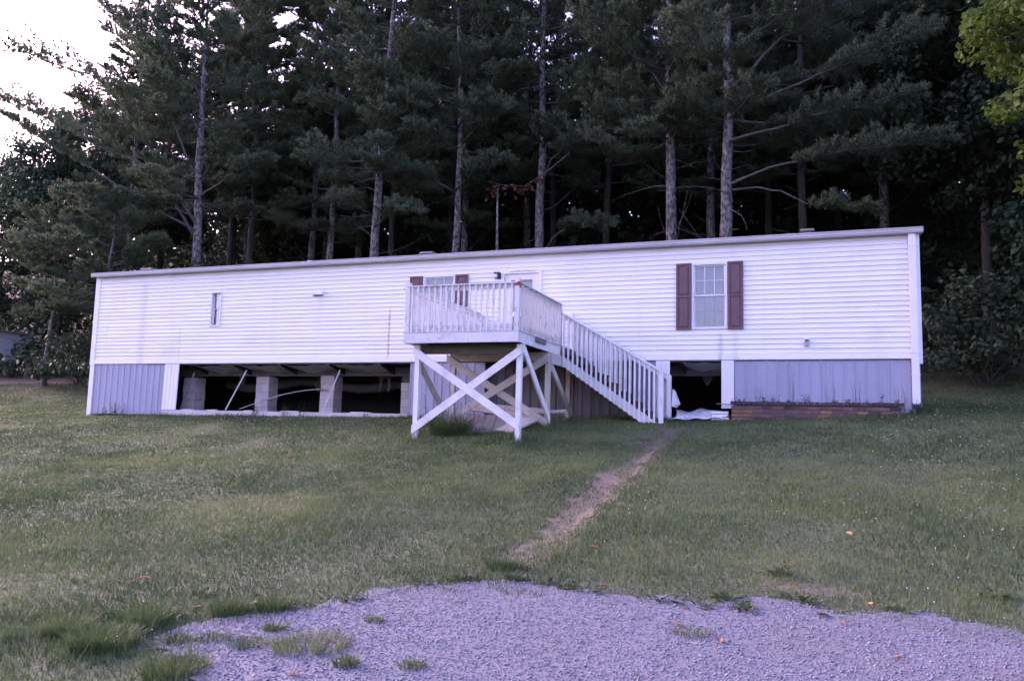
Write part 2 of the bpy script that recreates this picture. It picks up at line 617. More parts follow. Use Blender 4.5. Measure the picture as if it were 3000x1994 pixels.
M['bark_limb'] = simple('limb_bark', (.040, .035, .033), (.11, .10, .095), 9, .95, (1, 1, 1), bmp=.4)
M['wire'] = simple('black_wire', (.02, .02, .02), (.03, .03, .03), 5, .6, bmp=0)
M['wire'].node_tree.nodes['Principled BSDF'].inputs['Specular IOR Level'].default_value = 0.0
M['shed_wall'] = simple('shed_paint', (.42, .42, .45), (.50, .50, .52), 2, .7, (4, 4, .5), bmp=.1)

# ------------------------------------------------------------------ ground, driveway, path
GRAVEL = [(16.45, -10.80), (15.87, -11.17), (15.57, -11.57), (15.46, -11.94), (15.21, -12.32), (14.86, -12.63), (14.80, -12.96), (15.05, -13.2),
          (15.6, -13.35), (15.62, -13.8), (15.2, -14.8), (13.0, -17.0), (10, -20), (6, -30), (34, -30), (34, -10.7), (20.3, -10.93), (18.9, -10.92), (17.4, -10.93), (16.9, -10.92)]
PATH_L = [(-1.5, 16.38), (-2.5, 16.34), (-3.6, 16.27), (-5.0, 16.22), (-6.0, 16.05), (-7.0, 16.12), (-8.3, 16.18), (-9.2, 16.19), (-9.9, 16.14), (-10.45, 16.08)]
PATH_R = [(-1.5, 16.50), (-2.5, 16.55), (-3.6, 16.55), (-5.0, 16.62), (-6.0, 16.62), (-7.0, 16.58), (-8.3, 16.58), (-9.2, 16.52), (-9.9, 16.51), (-10.45, 16.52)]


def path_mask(x, y, grow=0.0):
    ys = [-p[0] for p in PATH_L]
    xl = np.interp(-y, ys, [p[1] for p in PATH_L])
    xr = np.interp(-y, ys, [p[1] for p in PATH_R])
    w = .16 * (vnoise(x, y, 3.3, 21) - .5) + .10 * (vnoise(x, y, 9, 22) - .5)
    core = np.clip((vnoise(x, y, 1.3, 23) - .25) * .22, 0, .12)
    return (x > xl + w + grow + core) & (x < xr + w - grow - core) & (y < -1.6) & (y > -10.5)


def bare_mask(x, y):
    r = ((x - 18.85) / .42) ** 2 + ((y + 10.45) / .13) ** 2
    return r < .15 + .8 * vnoise(x, y, 4.5, 36) * vnoise(x, y, 11, 37) * 2


def gravel_mask(x, y, grow=0.0):
    wx = .34 * (vnoise(x, y, 2.1, 31) - .5) + .16 * (vnoise(x, y, 7, 32) - .5)
    wy = .34 * (vnoise(x, y, 2.1, 33) - .5) + .16 * (vnoise(x, y, 7, 34) - .5)
    return in_poly(x + wx, y + wy + grow, GRAVEL)


def grid_axis(a, b, fine, lo, hi):
    out = list(np.arange(a, b + 1e-6, fine))
    s, x = fine, b
    while x < hi:
        s *= 1.25
        x += s
        out.append(x)
    s, x = fine, a
    while x > lo:
        s *= 1.25
        x -= s
        out.insert(0, x)
    return np.array(out)


gx = grid_axis(-14, 32, .3, -400, 420)
gy = grid_axis(-18, 16, .3, -300, 420)
XX, YY = np.meshgrid(gx, gy, indexing='ij')
ZZ = gz(XX, YY)
nx, ny = len(gx), len(gy)
idx = np.arange(nx * ny).reshape(nx, ny)
q = np.stack([idx[:-1, :-1], idx[1:, :-1], idx[1:, 1:], idx[:-1, 1:]], -1).reshape(-1, 4)
ground = link_mesh('ground', np_mesh('ground', np.stack([XX, YY, ZZ], -1).reshape(-1, 3), q, M['ground'], True))
tag(ground, 'sloping lawn rising past the white home into the woods', 'ground', kind='structure')


def patch(name, mask, x0, x1, y0, y1, step, lift, mat):
    xs, ys = np.arange(x0, x1 + 1e-6, step), np.arange(y0, y1 + 1e-6, step)
    X, Y = np.meshgrid(xs, ys, indexing='ij')
    k = mask((X[:-1, :-1] + step / 2), (Y[:-1, :-1] + step / 2))
    ii = np.arange(X.size).reshape(X.shape)
    f = np.stack([ii[:-1, :-1], ii[1:, :-1], ii[1:, 1:], ii[:-1, 1:]], -1)[k]
    used = np.unique(f)
    remap = np.zeros(X.size, int)
    remap[used] = np.arange(len(used))
    V = np.stack([X, Y, gz(X, Y) + lift], -1).reshape(-1, 3)[used]
    return link_mesh(name, np_mesh(name, V, remap[f], mat, True))


drive = patch('driveway', lambda x, y: gravel_mask(x, y), 12, 30, -24, -10.3, .075, .014, M['gravel_bed'])
tag(drive, 'grey gravel driveway across the foot of the lawn', 'driveway', kind='structure')
path = patch('path', lambda x, y: path_mask(x, y, .03), 15.7, 16.9, -10.6, -1.5, .04, .012, M['dirt'])
tag(path, 'worn dirt footpath from the gravel up to the stairs', 'path', kind='structure')



def in_view(x, y, z, margin=.12):
    d = np.stack([x - CAM[0], y - CAM[1], z - CAM[2]], -1)
    cx = d @ np.array(_r2); cy = d @ np.array(_u2); cz = d @ np.array(_f)
    k = 3000 / 2417.6 / 2
    return (cz > .5) & (np.abs(cx) < cz * k * (1 + margin) + .6) & (cy > -cz * k * .667 * (1 + margin) - .4)


# gravel stones
def stones():
    n = 300000
    x = rng.uniform(13.8, 21.5, n); y = rng.uniform(-14.6, -10.4, n)
    z = gz(x, y)
    d = np.hypot(x - CAM[0], y - CAM[1])
    k = gravel_mask(x + rng.normal(0, .09, n), y + rng.normal(0, .09, n), .0) & in_view(x, y, z) & (rng.random(n) < np.clip((6.0 / d) ** 1.2, 0, 1))
    # a few strays on the grass edge
    stray = gravel_mask(x, y, -.25) & ~gravel_mask(x, y) & (rng.random(n) < .06) & in_view(x, y, z)
    k |= stray
    x, y, z = x[k][:60000], y[k][:60000], z[k][:60000]
    n = len(x)
    s = np.where(rng.random(n) < .2, rng.uniform(.006, .0095, n), rng.uniform(.003, .0062, n)) * (1 + (rng.random(n) < .05) * .6)
    octa = np.array([(1, 0, 0), (0, 1, 0), (-1, 0, 0), (0, -1, 0), (0, 0, .8), (0, 0, -.8)])
    V = octa[None] * s[:, None, None] * rng.uniform(.65, 1.3, (n, 6, 1))
    a = rng.uniform(0, 6.28, n); t = rng.uniform(-.6, .6, n)
    ca, sa, ct, st = np.cos(a), np.sin(a), np.cos(t), np.sin(t)
    X = V[..., 0] * ca[:, None] - V[..., 1] * sa[:, None]
    Y = V[..., 0] * sa[:, None] + V[..., 1] * ca[:, None]
    Z = V[..., 2]
    Y, Z = Y * ct[:, None] - Z * st[:, None], Y * st[:, None] + Z * ct[:, None]
    P = np.stack([X + x[:, None], Y + y[:, None], Z + (z + .014 + s * .35)[:, None]], -1).reshape(-1, 3)
    F0 = np.array([(0, 1, 4), (1, 2, 4), (2, 3, 4), (3, 0, 4), (1, 0, 5), (2, 1, 5), (3, 2, 5), (0, 3, 5)])
    F = (np.arange(n)[:, None, None] * 6 + F0[None]).reshape(-1, 3)
    return link_mesh('gravel', np_mesh('gravel', P, F, M['gravel']))


tag(stones(), 'loose grey crushed stone covering the driveway', 'gravel', kind='stuff')


# grass
def grass_blades():
    n = 3000000
    x = rng.uniform(-23, 29, n); y = rng.uniform(-14.8, 11, n)
    z = gz(x, y)
    d = np.hypot(x - CAM[0], y - CAM[1])
    dens = np.clip((12.0 / d) ** 1.3, 0, 1.8)
    clump = vnoise(x, y, 5, 41) * .6 + vnoise(x, y, 1.2, 42) * .4
    dens *= .45 + .9 * clump
    gm = gravel_mask(x + rng.normal(0, .11, n), y + rng.normal(0, .11, n))
    pm = path_mask(x + rng.normal(0, .06, n), y, -.03)
    edge = gravel_mask(x, y, .35) & ~gm
    tuft = (vnoise(x, y, 4.5, 43) > .80)
    inner = gravel_mask(x, y, .38)
    fr = vnoise(x, y, 3.2, 40)
    dens = np.where(gm, np.where(tuft & (x < 16.6) & (y > -14.2), .35 * dens, np.where(~inner & (fr > .40), 1.3 * (fr - .35) * dens, .0)), dens)
    ptuft = (vnoise(x * 1.3, y, 1.9, 44) > .46) & (np.abs(x - 16.36 - .06 * np.sin(y * 1.7)) < .10 + .06 * vnoise(x, y, 3, 46))
    dens = np.where(pm, np.where(ptuft, .9 * dens, (.14 + .7 * (vnoise(x, y, 4, 47) > .56)) * dens), dens)
    house = (x > -.05) & (x < 20.9) & (y > -.02) & (y < 4.4)
    planter = (x > 17.3) & (x < 20.6) & (y > -.65)
    dens = np.where(house | planter, 0, dens)
    # behind the house only what shows beside it
    dens = np.where((y > -.02) & (x > 0.5) & (x < 20.5), 0, dens)
    dens *= np.where(bare_mask(x + rng.normal(0, .05, n), y + rng.normal(0, .04, n)), .25, 1)
    k = (rng.random(n) < dens) & in_view(x, y, z)
    x, y, z, d, gm, edge = x[k], y[k], z[k], d[k], gm[k], edge[k]
    n = len(x)
    h = rng.uniform(.018, .055, n) * (.6 + .8 * vnoise(x, y, .8, 45))
    base = np.clip(1 + (y + .05) / .9, 0, 1) * (x > -.5) * (x < 21.5)          # longer along the foundation
    h *= 1 + 1.5 * base * rng.random(n)
    for px, py in ((11.86, -3.4), (13.92, -3.4), (11.86, -1.75), (13.97, -1.75), (12.6, -2.9)):
        h *= 1 + 1.6 * np.exp(-((x - px) ** 2 + (y - py) ** 2) / .06) * rng.random(n)
    deckz = (x > 11.3) & (x < 14.2) & (y > -3.9) & (y < -.3)
    h *= np.where(deckz, 1.3 + .8 * rng.random(n), 1)
    tall = vnoise(x, y, 2.6, 46)
    h *= np.where(edge, 1 + .9 * np.clip((tall - .35) * 2.5, 0, 1.5), 1)
    h *= np.where(rng.random(n) < .025, 1.9, 1)
    h *= np.where(gm, .8, 1)
    corner = np.exp(-(((x - 14.3) / .7) ** 2 + ((y + 13.0) / .5) ** 2))
    h *= 1 + 2.2 * corner * np.clip((vnoise(x, y, 4.5, 39) - .35) * 2, 0, 1)
    w = (.0024 + .00032 * d) * rng.uniform(.7, 1.3, n)
    a = rng.uniform(0, 6.283, n)
    lean = h * rng.uniform(.1, .9, n)
    la = rng.uniform(0, 6.283, n)
    P = np.empty((n, 3, 3))
    P[:, 0] = np.stack([x - np.cos(a) * w, y - np.sin(a) * w, z - .004], -1)
    P[:, 1] = np.stack([x + np.cos(a) * w, y + np.sin(a) * w, z - .004], -1)
    P[:, 2] = np.stack([x + np.cos(la) * lean, y + np.sin(la) * lean, z + h], -1)
    t = .40 + .28 * (vnoise(x, y, .55, 47) - .5) + .26 * (vnoise(x, y, 2.3, 48) - .5) + rng.normal(0, .07, n)
    t += np.where(rng.random(n) < .035, .38, 0)
    t += .20 * np.exp(-(((x - 11.9) / 1.6) ** 2 + ((y + 9.0) / .55) ** 2)) + .13 * np.exp(-(((x - 9.0) / 2.2) ** 2 + ((y + 6.5) / .7) ** 2)) - .10 * np.clip((x - 17) / 3, 0, 1) * np.clip((y + 7) / 4, 0, 1)
    t += .12 * edge * (vnoise(x, y, 1.6, 49) > .55)
    for bx, by, br in ((14.9, -2.9, .45), (6.0, -2.2, .6), (13.0, -12.6, .5), (18.7, -9.9, .6)):
        t += .22 * np.exp(-((x - bx) ** 2 + (y - by) ** 2) / br ** 2)
    t = np.clip(t, .05, 1)
    F = np.arange(3 * n).reshape(n, 3)
    return link_mesh('grass', np_mesh('grass', P.reshape(-1, 3), F, M['grass'], attrs={'tint': np.repeat(t, 3)})), n


grass_obj, N_BLADES = grass_blades()
tag(grass_obj, 'patchy mown lawn grass sloping down from the home', 'grass', kind='stuff')


def clover():
    n = 60000
    x = rng.uniform(-13, 28, n); y = rng.uniform(-13.5, 6, n)
    z = gz(x, y)
    dens = np.clip((vnoise(x, y, .5, 51) - .45) * 4, 0, 1) * np.clip((vnoise(x, y, 3, 52) - .35) * 2, 0, 1)
    left = np.clip((12 - x) / 6, .15, 1) + .6 * np.clip((x - 18) / 3, 0, 1)
    k = (rng.random(n) < dens * left * .42) & in_view(x, y, z) & ~gravel_mask(x, y) & ~path_mask(x, y) & ~((y > -.1) & (x > 0) & (x < 21)) & ~((x > 17.3) & (x < 20.6) & (y > -.65))
    x, y, z = x[k], y[k], z[k]
    n = len(x)
    d = np.hypot(x - CAM[0], y - CAM[1])
    s = rng.uniform(.004, .0075, n) * (.6 + d / 34)
    octa = np.array([(1, 0, 0), (0, 1, 0), (-1, 0, 0), (0, -1, 0), (0, 0, 1), (0, 0, -1)])
    P = (octa[None] * s[:, None, None] + np.stack([x, y, z + rng.uniform(.05, .10, n)], -1)[:, None]).reshape(-1, 3)
    F0 = np.array([(0, 1, 4), (1, 2, 4), (2, 3, 4), (3, 0, 4), (1, 0, 5), (2, 1, 5), (3, 2, 5), (0, 3, 5)])
    F = (np.arange(n)[:, None, None] * 6 + F0[None]).reshape(-1, 3)
    return link_mesh('clover_blossom', np_mesh('clover_blossom', P, F, M['flower']))


tag(clover(), 'tiny white clover blossoms scattered over the lawn', 'clover', kind='stuff')

# ------------------------------------------------------------------ mobile home
HL, HD = 20.85, 4.27           # length and depth of the home; z = 0 is the lower edge of the siding
home = empty('mobile_home', (HL / 2, HD / 2, -1.3))
tag(home, 'long white vinyl sided mobile home on piers below the pine woods', 'mobile home')
COURSE = .1016
OPEN = [(4.02, 4.34, .97, 1.88), (10.21, 11.04, 1.27, 2.04), (12.20, 13.18, .18, 2.08), (16.52, 17.24, .645, 2.045)]


def spans(z0, z1, x0, x1):
    """pieces of a course left between the openings"""
    cuts = sorted((a, b) for a, b, c, d in OPEN if c < z1 - .01 and d > z0 + .01)
    out, x = [], x0
    for a, b in cuts:
        out.append((x, a))
        x = b
    out.append((x, x1))
    return out


z = .122
while z < 2.42:
    z1 = min(z + COURSE, 2.45)
    course_no = int(round((z - .122) / COURSE))
    joint0 = (course_no // 2 * 1.37) % 3.66
    for a, b in spans(z, z1, .10, HL - .10):
        # clapboard profile: proud at its butt, a shallow break at mid height
        # vinyl comes in 3.66 m lengths: staggered joints, every other length a touch proud
        js = [a] + [j for j in (joint0 + 3.66 * k for k in range(-1, 7)) if a + .05 < j < b - .05] + [b]
        for q0, q1 in zip(js[:-1], js[1:]):
            e = .0022 * (int(round((q0 - joint0) / 3.66 + course_no // 2)) % 2) + .0008 * math.sin(3 * q0 + course_no)
            MB().extrude_x([(.04, z - .004), (-.0165 - e, z - .004), (-.018 - e, z + .005), (-.006 - e, z + .054), (-.0075 - e, z + .060), (-e, z1 - .002), (.04, z1 - .002)], q0, q1 - .0012).build('siding_panel', M['siding'], home)
    for a, b, c, d in OPEN:
        for lo, hi in ((z, min(z1, c)), (max(z, d), z1)):
            if c < z1 - .01 and d > z + .01 and hi - lo > .004:
                MB().extrude_x([(.04, lo), (-.012, lo), (-.003, hi - .002), (.04, hi - .002)], a, b).build('siding_panel', M['siding'], home)
    z += COURSE
MB().extrude_x([(.04, 0), (-.020, 0), (-.022, .012), (-.019, .108), (-.012, .117), (.04, .117)], .10, HL - .10).build('bottom_trim', M['siding'], home)
# end walls, back wall, ceiling and floor close the box
for xa, xb, nm in ((0, .06, 'end_wall'), (HL - .06, HL, 'end_wall')):
    mb = MB()
    out = -1 if xa == 0 else 1
    xw = xa if xa == 0 else xb
    k = 0
    zz = 0.0
    while zz < 2.42:
        z1 = min(zz + COURSE, 2.45)
        mb.poly([(xw + out * .012, .08, zz), (xw + out * .012, HD - .08, zz), (xw, HD - .08, z1), (xw, .08, z1),
                 (xw - out * .05, .08, zz), (xw - out * .05, HD - .08, zz), (xw - out * .05, HD - .08, z1), (xw - out * .05, .08, z1)],
                [(0, 1, 2, 3), (7, 6, 5, 4), (0, 4, 5, 1), (3, 2, 6, 7), (0, 3, 7, 4), (1, 5, 6, 2)])
        zz += COURSE
    # gable triangle under the roof
    mb.poly([(xa, .05, 2.44), (xa, HD - .05, 2.44), (xa, HD / 2, 2.72), (xb, .05, 2.44), (xb, HD - .05, 2.44), (xb, HD / 2, 2.72)],
            [(0, 2, 1), (3, 4, 5), (0, 1, 4, 3), (1, 2, 5, 4), (2, 0, 3, 5)])
    mb.build(nm, M['siding'], home)
MB().box((.06, HD - .06, 0), (HL - .06, HD, 2.45)).build('back_wall', M['siding'], home)
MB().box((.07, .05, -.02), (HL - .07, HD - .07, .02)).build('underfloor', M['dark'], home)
for x in (0, HL):
    o = -1 if x == 0 else 1
    # corner post wraps both faces
    xin = .145 if x == 0 else HL - .145
    MB().box((min(x + o * .016, xin), -.026, -.10 if x else -.03), (max(x + o * .016, xin), .085, 2.44)).build('corner_trim', M['trim'], home)
    MB().box((min(x + o * .016, x - o * .06), HD - .09, -.03), (max(x + o * .016, x - o * .06), HD + .02, 2.44)).build('corner_trim', M['trim'], home)
# roof: low gable, gutter-like fascia
mb = MB()
mb.poly([(-.07, -.10, 2.535), (HL + .07, -.10, 2.535), (HL + .07, HD / 2, 2.83), (-.07, HD / 2, 2.83), (-.07, HD + .10, 2.535), (HL + .07, HD + .10, 2.535),
         (-.07, -.10, 2.455), (HL + .07, -.10, 2.455), (HL + .07, HD + .10, 2.455), (-.07, HD + .10, 2.455)],
        [(0, 1, 2, 3), (3, 2, 5, 4), (6, 9, 8, 7), (0, 6, 7, 1), (4, 5, 8, 9), (0, 3, 4, 9, 6), (1, 7, 8, 5, 2)])
roof = mb.build('roof', M['roof'], home)
MB().extrude_x([(-.095, 2.425), (-.150, 2.425), (-.163, 2.436), (-.158, 2.452), (-.172, 2.462), (-.166, 2.503), (-.180, 2.512), (-.180, 2.532), (-.150, 2.540), (-.103, 2.540)],
               -.08, HL + .08).build('fascia', M['fascia'], home)
MB().box((.0, -.092, 2.428), (HL, .03, 2.452)).build('soffit', M['fascia'], home)
# roof vents
for x0, x1, zt, dome in ((.46, .90, 2.90, 0), (6.08, 6.30, 2.88, 1), (9.52, 9.92, 2.905, 0), (18.66, 18.97, 2.925, 0)):
    mb = MB()
    if dome:
        mb.tube([(6.19, 1.2, 2.70), (6.19, 1.2, 2.84), (6.19, 1.2, 2.865), (6.19, 1.2, 2.885)], [.09, .10, .075, .02], 12)
        mb.build('roof_vent', M['steel'], roof, True)
    else:
        mb.box((x0 + .06, 1.08, 2.66), (x1 - .06, 1.38, zt - .05))
        mb.poly([(x0, 1.02, zt - .05), (x1, 1.02, zt - .05), (x1, 1.44, zt - .05), (x0, 1.44, zt - .05), (x0 + .03, 1.06, zt), (x1 - .03, 1.06, zt), (x1 - .03, 1.40, zt), (x0 + .03, 1.40, zt)],
                [(0, 3, 2, 1), (4, 5, 6, 7), (0, 1, 5, 4), (1, 2, 6, 5), (2, 3, 7, 6), (3, 0, 4, 7)])
        mb.build('roof_vent', M['dark_grey'], roof)
# downspout on the right corner
mb = MB()
mb.box((20.665, -.115, -.88), (20.795, -.030, 2.425))
ds = mb.build('downspout', M['trim'], home)
for zz in (2.18, .10, -.33):
    MB().box((20.655, -.122, zz), (20.805, -.028, zz + .03)).build('strap', M['trim'], ds)
MB().box((20.67, -.20, -.96), (20.79, -.06, -.885)).build('spout_end', M['black_metal'], ds)


# windows
def sash(win, x0, x1, z0, z1, y, fw, cols, rows, mat_m, lite=True):
    f = MB()
    f.box((x0, y, z0), (x1, y + .03, z0 + fw)).box((x0, y, z1 - fw), (x1, y + .03, z1))
    f.box((x0, y, z0 + fw), (x0 + fw, y + .03, z1 - fw)).box((x1 - fw, y, z0 + fw), (x1, y + .03, z1 - fw))
    f.build('sash', M['window_frame'], win)
    gx0, gx1, gz0, gz1 = x0 + fw, x1 - fw, z0 + fw, z1 - fw
    MB().box((gx0, y + .012, gz0), (gx1, y + .016, gz1)).build('pane', M['glass'], win)
    for i in range(1, cols):
        xm = gx0 + (gx1 - gx0) * i / cols
        MB().box((xm - .007, y + .004, gz0), (xm + .007, y + .011, gz1)).build('muntin', mat_m, win)
    for j in range(1, rows):
        zm = gz0 + (gz1 - gz0) * j / rows
        MB().box((gx0, y + .002, zm - .006), (gx1, y + .0105, zm + .006)).build('muntin', mat_m, win)


def curtain(win, x0, x1, z0, z1, y, mat, folds=9, amp=.012):
    n = 60
    xs = np.linspace(x0, x1, n)
    top = [(x, y + amp * math.sin(folds * 6.28 * (x - x0) / (x1 - x0)) + amp * .5 * math.sin(23 * x), z1) for x in xs]
    bot = [(x, y + amp * 1.2 * math.sin(folds * 6.28 * (x - x0) / (x1 - x0) + .5) + amp * .5 * math.sin(19 * x), z0) for x in xs]
    mb = MB()
    mb.poly(top + bot, [(i, i + 1, n + i + 1, n + i) for i in range(n - 1)])
    return mb.build('curtain', mat, win, True)


def window_shell(name, x0, x1, z0, z1, cas=.035):
    w = empty(name, ((x0 + x1) / 2, 0, z0), home)
    f = MB()
    # casing proud of the siding, jamb going back
    f.box((x0 - cas, -.030, z0 - cas), (x1 + cas, -.002, z0)).box((x0 - cas, -.030, z1), (x1 + cas, -.002, z1 + cas))
    f.box((x0 - cas, -.030, z0), (x0, -.002, z1)).box((x1, -.030, z0), (x1 + cas, -.002, z1))
    f.box((x0 - .012, -.001, z0 - .012), (x1 + .012, .11, z0)).box((x0 - .012, -.001, z1), (x1 + .012, .11, z1 + .012))
    f.box((x0 - .012, -.001, z0), (x0, .11, z1)).box((x1, -.001, z0), (x1 + .012, .11, z1))
    f.build('frame', M['window_frame'], w)
    return w


def shutter(x0, x1, z0, z1, panels):
    s = empty('shutter', ((x0 + x1) / 2, -.03, z0), home)
    MB().box((x0, -.034, z0), (x1, -.017, z1)).build('backing', M['shutter'], s)
    b = .045
    f = MB()
    f.box((x0, -.050, z0), (x0 + b, -.0345, z1)).box((x1 - b, -.050, z0), (x1, -.0345, z1))
    zs = np.linspace(z0, z1, panels + 1)
    f.box((x0 + b, -.050, z0), (x1 - b, -.0345, z0 + b)).box((x0 + b, -.050, z1 - b), (x1 - b, -.0345, z1))
    for zz in zs[1:-1]:
        f.box((x0 + b, -.050, zz - b / 2), (x1 - b, -.0345, zz + b / 2))
    f.build('stile_frame', M['shutter'], s)
    for i in range(panels):
        a = zs[i] + (b if i == 0 else b / 2) + .012
        c = zs[i + 1] - (b if i == panels - 1 else b / 2) - .012
        xa, xb = x0 + b + .012, x1 - b - .012
        mb = MB()
        mb.poly([(xa, -.0345, a), (xb, -.0345, a), (xb, -.0345, c), (xa, -.0345, c), (xa + .02, -.046, a + .02), (xb - .02, -.046, a + .02), (xb - .02, -.046, c - .02), (xa + .02, -.046, c - .02)],
                [(4, 5, 6, 7), (0, 1, 5, 4), (1, 2, 6, 5), (2, 3, 7, 6), (3, 0, 4, 7)])
        mb.build('raised_panel', M['shutter'], s)


# living room window with shutters
w = window_shell('window', 16.555, 17.205, .68, 2.01)
sash(w, 16.556, 17.204, 1.345, 2.009, .012, .030, 3, 2, M['window_frame'])
sash(w, 16.556, 17.204, .681, 1.37, .046, .030, 3, 2, M['screen'])
MB().box((16.59, .0425, .70), (17.17, .0435, 1.345)).build('insect_screen', M['glass'], w)
curtain(w, 16.50, 17.26, 1.36, 2.05, .135, M['curtain'], 7)
curtain(w, 16.50, 17.26, .62, 1.36, .150, M['reflection_grey'], 3, .006)  # lower curtain greyed to imitate the reflecting, screened pane
shutter(16.19, 16.505, .635, 2.055, 2)
shutter(17.255, 17.565, .63, 2.055, 2)
# kitchen window behind the deck rail
w = window_shell('window', 10.245, 11.005, 1.30, 2.01)
sash(w, 10.246, 11.004, 1.301, 2.009, .012, .030, 3, 1, M['window_frame'])
curtain(w, 10.18, 11.08, 1.25, 2.06, .135, M['curtain'], 6)
shutter(9.865, 10.195, 1.28, 2.045, 1)
shutter(11.055, 11.375, 1.28, 2.04, 1)
# narrow bathroom window
w = window_shell('window', 4.045, 4.315, .995, 1.855, .028)
sash(w, 4.046, 4.314, 1.43, 1.854, .045, .025, 1, 1, M['window_frame'])
sash(w, 4.046, 4.314, .996, 1.45, .060, .025, 1, 1, M['window_frame'])
MB().box((3.98, .16, .95), (4.38, .165, 1.90)).build('dark_backing', M['dark_grey'], w)  # dark board added so the narrow window's glass reads dark
# entrance door with a glazed storm door
d = empty('door', (12.69, 0, .18), home)
f = MB()
f.box((12.20, -.034, .18), (12.275, .10, 2.08)).box((13.105, -.034, .18), (13.18, .10, 2.08)).box((12.275, -.034, 2.005), (13.105, .10, 2.08))
f.build('casing', M['trim'], d)
f = MB()
f.box((12.28, .008, .19), (12.43, .045, 2.0)).box((12.95, .008, .19), (13.10, .045, 2.0))
f.box((12.43, .008, 1.865), (12.95, .045, 2.0)).box((12.43, .008, 1.03), (12.95, .045, 1.13)).box((12.43, .008, .19), (12.95, .045, .34))
f.build('storm_door', M['trim'], d)
MB().box((12.43, .025, 1.13), (12.95, .03, 1.865)).build('pane', M['glass'], d)
MB().box((12.43, .025, .34), (12.95, .03, 1.03)).build('pane', M['glass'], d)
curtain(d, 12.36, 13.02, 1.16, 1.815, .075, M['curtain'], 5)
MB().box((12.28, .10, .19), (13.10, .12, 2.0)).build('inner_door', M['dark_grey'], d)
MB().tube([(12.34, -.02, 1.12), (12.34, -.055, 1.12), (12.34, -.055, 1.19)], .012, 6).build('handle', M['black_metal'], d)
MB().box((12.275, -.06, .165), (13.105, .09, .19)).build('threshold', M['steel'], d)
MB().tube([(12.42, -.037, 2.04), (12.60, -.040, 2.062), (12.72, -.038, 2.045), (12.80, -.041, 2.066), (12.92, -.038, 2.05), (13.02, -.036, 2.062)], .0045, 5).build('peeling_caulk', M['wood_old'], d)
# porch lamp (unlit), dryer vent hood, outlet box
lamp = empty('porch_lamp', (12.115, -.05, 1.90), home)
f = MB()
f.box((12.045, -.030, 1.90), (12.185, -.019, 2.04)).box((12.045, -.135, 2.025), (12.185, -.031, 2.04))
f.poly([(12.155, -.135, 1.93), (12.185, -.135, 1.93), (12.185, -.031, 1.93), (12.155, -.031, 1.93), (12.170, -.135, 2.025), (12.185, -.135, 2.025), (12.185, -.031, 2.025), (12.170, -.031, 2.025)],
       [(0, 3, 2, 1), (4, 5, 6, 7), (0, 1, 5, 4), (1, 2, 6, 5), (2, 3, 7, 6), (3, 0, 4, 7)])
f.build('lamp_body', M['black_metal'], lamp)
MB().tube([(12.10, -.08, 1.915), (12.10, -.08, 1.93), (12.10, -.08, 1.955), (12.10, -.08, 1.985), (12.10, -.08, 2.025)], [.012, .030, .038, .028, .016], 10).build('bulb', M['plastic'], lamp, True)
vent = empty('exhaust_hood', (7.31, -.03, 1.64), home)
f = MB()
f.box((7.13, -.024, 1.645), (7.49, -.017, 1.825))
f.build('flange', M['trim'], vent)
MB().poly([(7.17, -.10, 1.69), (7.45, -.10, 1.69), (7.45, -.0245, 1.69), (7.17, -.0245, 1.69), (7.17, -.10, 1.745), (7.45, -.10, 1.745), (7.45, -.0245, 1.80), (7.17, -.0245, 1.80)],
          [(4, 5, 6, 7), (0, 1, 5, 4), (1, 2, 6, 5), (3, 0, 4, 7)]).build('hood', M['trim'], vent)
MB().box((7.185, -.034, 1.665), (7.435, -.026, 1.689)).build('flap', M['black_metal'], vent)
ob = empty('outlet_box', (18.785, -.02, .26), home)
MB().box((18.73, -.028, .255), (18.845, -.017, .425)).build('mounting_plate', M['trim'], ob)
MB().box((18.745, -.060, .265), (18.828, -.0285, .40)).build('cover', M['grey_box'], ob)
MB().box((18.757, -.066, .355), (18.817, -.0605, .393)).build('flap', M['dark_grey'], ob)


# skirting: ribbed metal panels, one every 0.2 m
def skirt_run(x0, x1, y, zt, zb, mat, pitch=.2015):
    n = max(1, round((x1 - x0) / pitch))
    p = (x1 - x0) / n
    h = zt - zb
    mb = MB()
    pr = [(0, .0), (.006, -.014), (.026, -.014), (.034, 0), (p * .52, 0), (p * .535, -.003), (p * .555, -.003), (p * .57, 0), (p - .001, 0)]
    k = len(pr)
    pts = [(x, yy, 0) for x, yy in pr] + [(x, yy, h) for x, yy in pr] + [(x, .012, 0) for x, yy in pr] + [(x, .012, h) for x, yy in pr]
    fs = [(i, i + 1, k + i + 1, k + i) for i in range(k - 1)] + [(2 * k + i + 1, 2 * k + i, 3 * k + i, 3 * k + i + 1) for i in range(k - 1)]
    fs += [(0, k, 3 * k, 2 * k), (k - 1, 3 * k - 1, 4 * k - 1, 2 * k - 1)]
    mb.poly(pts, fs)
    me = mb.mesh('skirting_panel', mat)
    for i in range(n):
        link_mesh('skirting_panel', me, home, (x0 + i * p, y + random.uniform(-.002, .002), zb))


ZB = -1.36
skirt_run(.15, 2.63, .015, -.006, ZB, M['skirt'])
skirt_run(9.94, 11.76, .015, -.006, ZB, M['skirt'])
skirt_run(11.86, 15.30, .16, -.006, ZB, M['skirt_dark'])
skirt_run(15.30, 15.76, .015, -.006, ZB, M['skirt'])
skirt_run(17.375, 20.66, .015, -.006, -1.2, M['skirt'])
MB().box((11.76, -.01, ZB), (11.86, .18, -.006)).build('skirting_edge', M['skirt'], home)
MB().box((2.0, .0, -.028), (HL - .2, .014, -.008)).build('skirting_rail', M['dark_grey'], home)


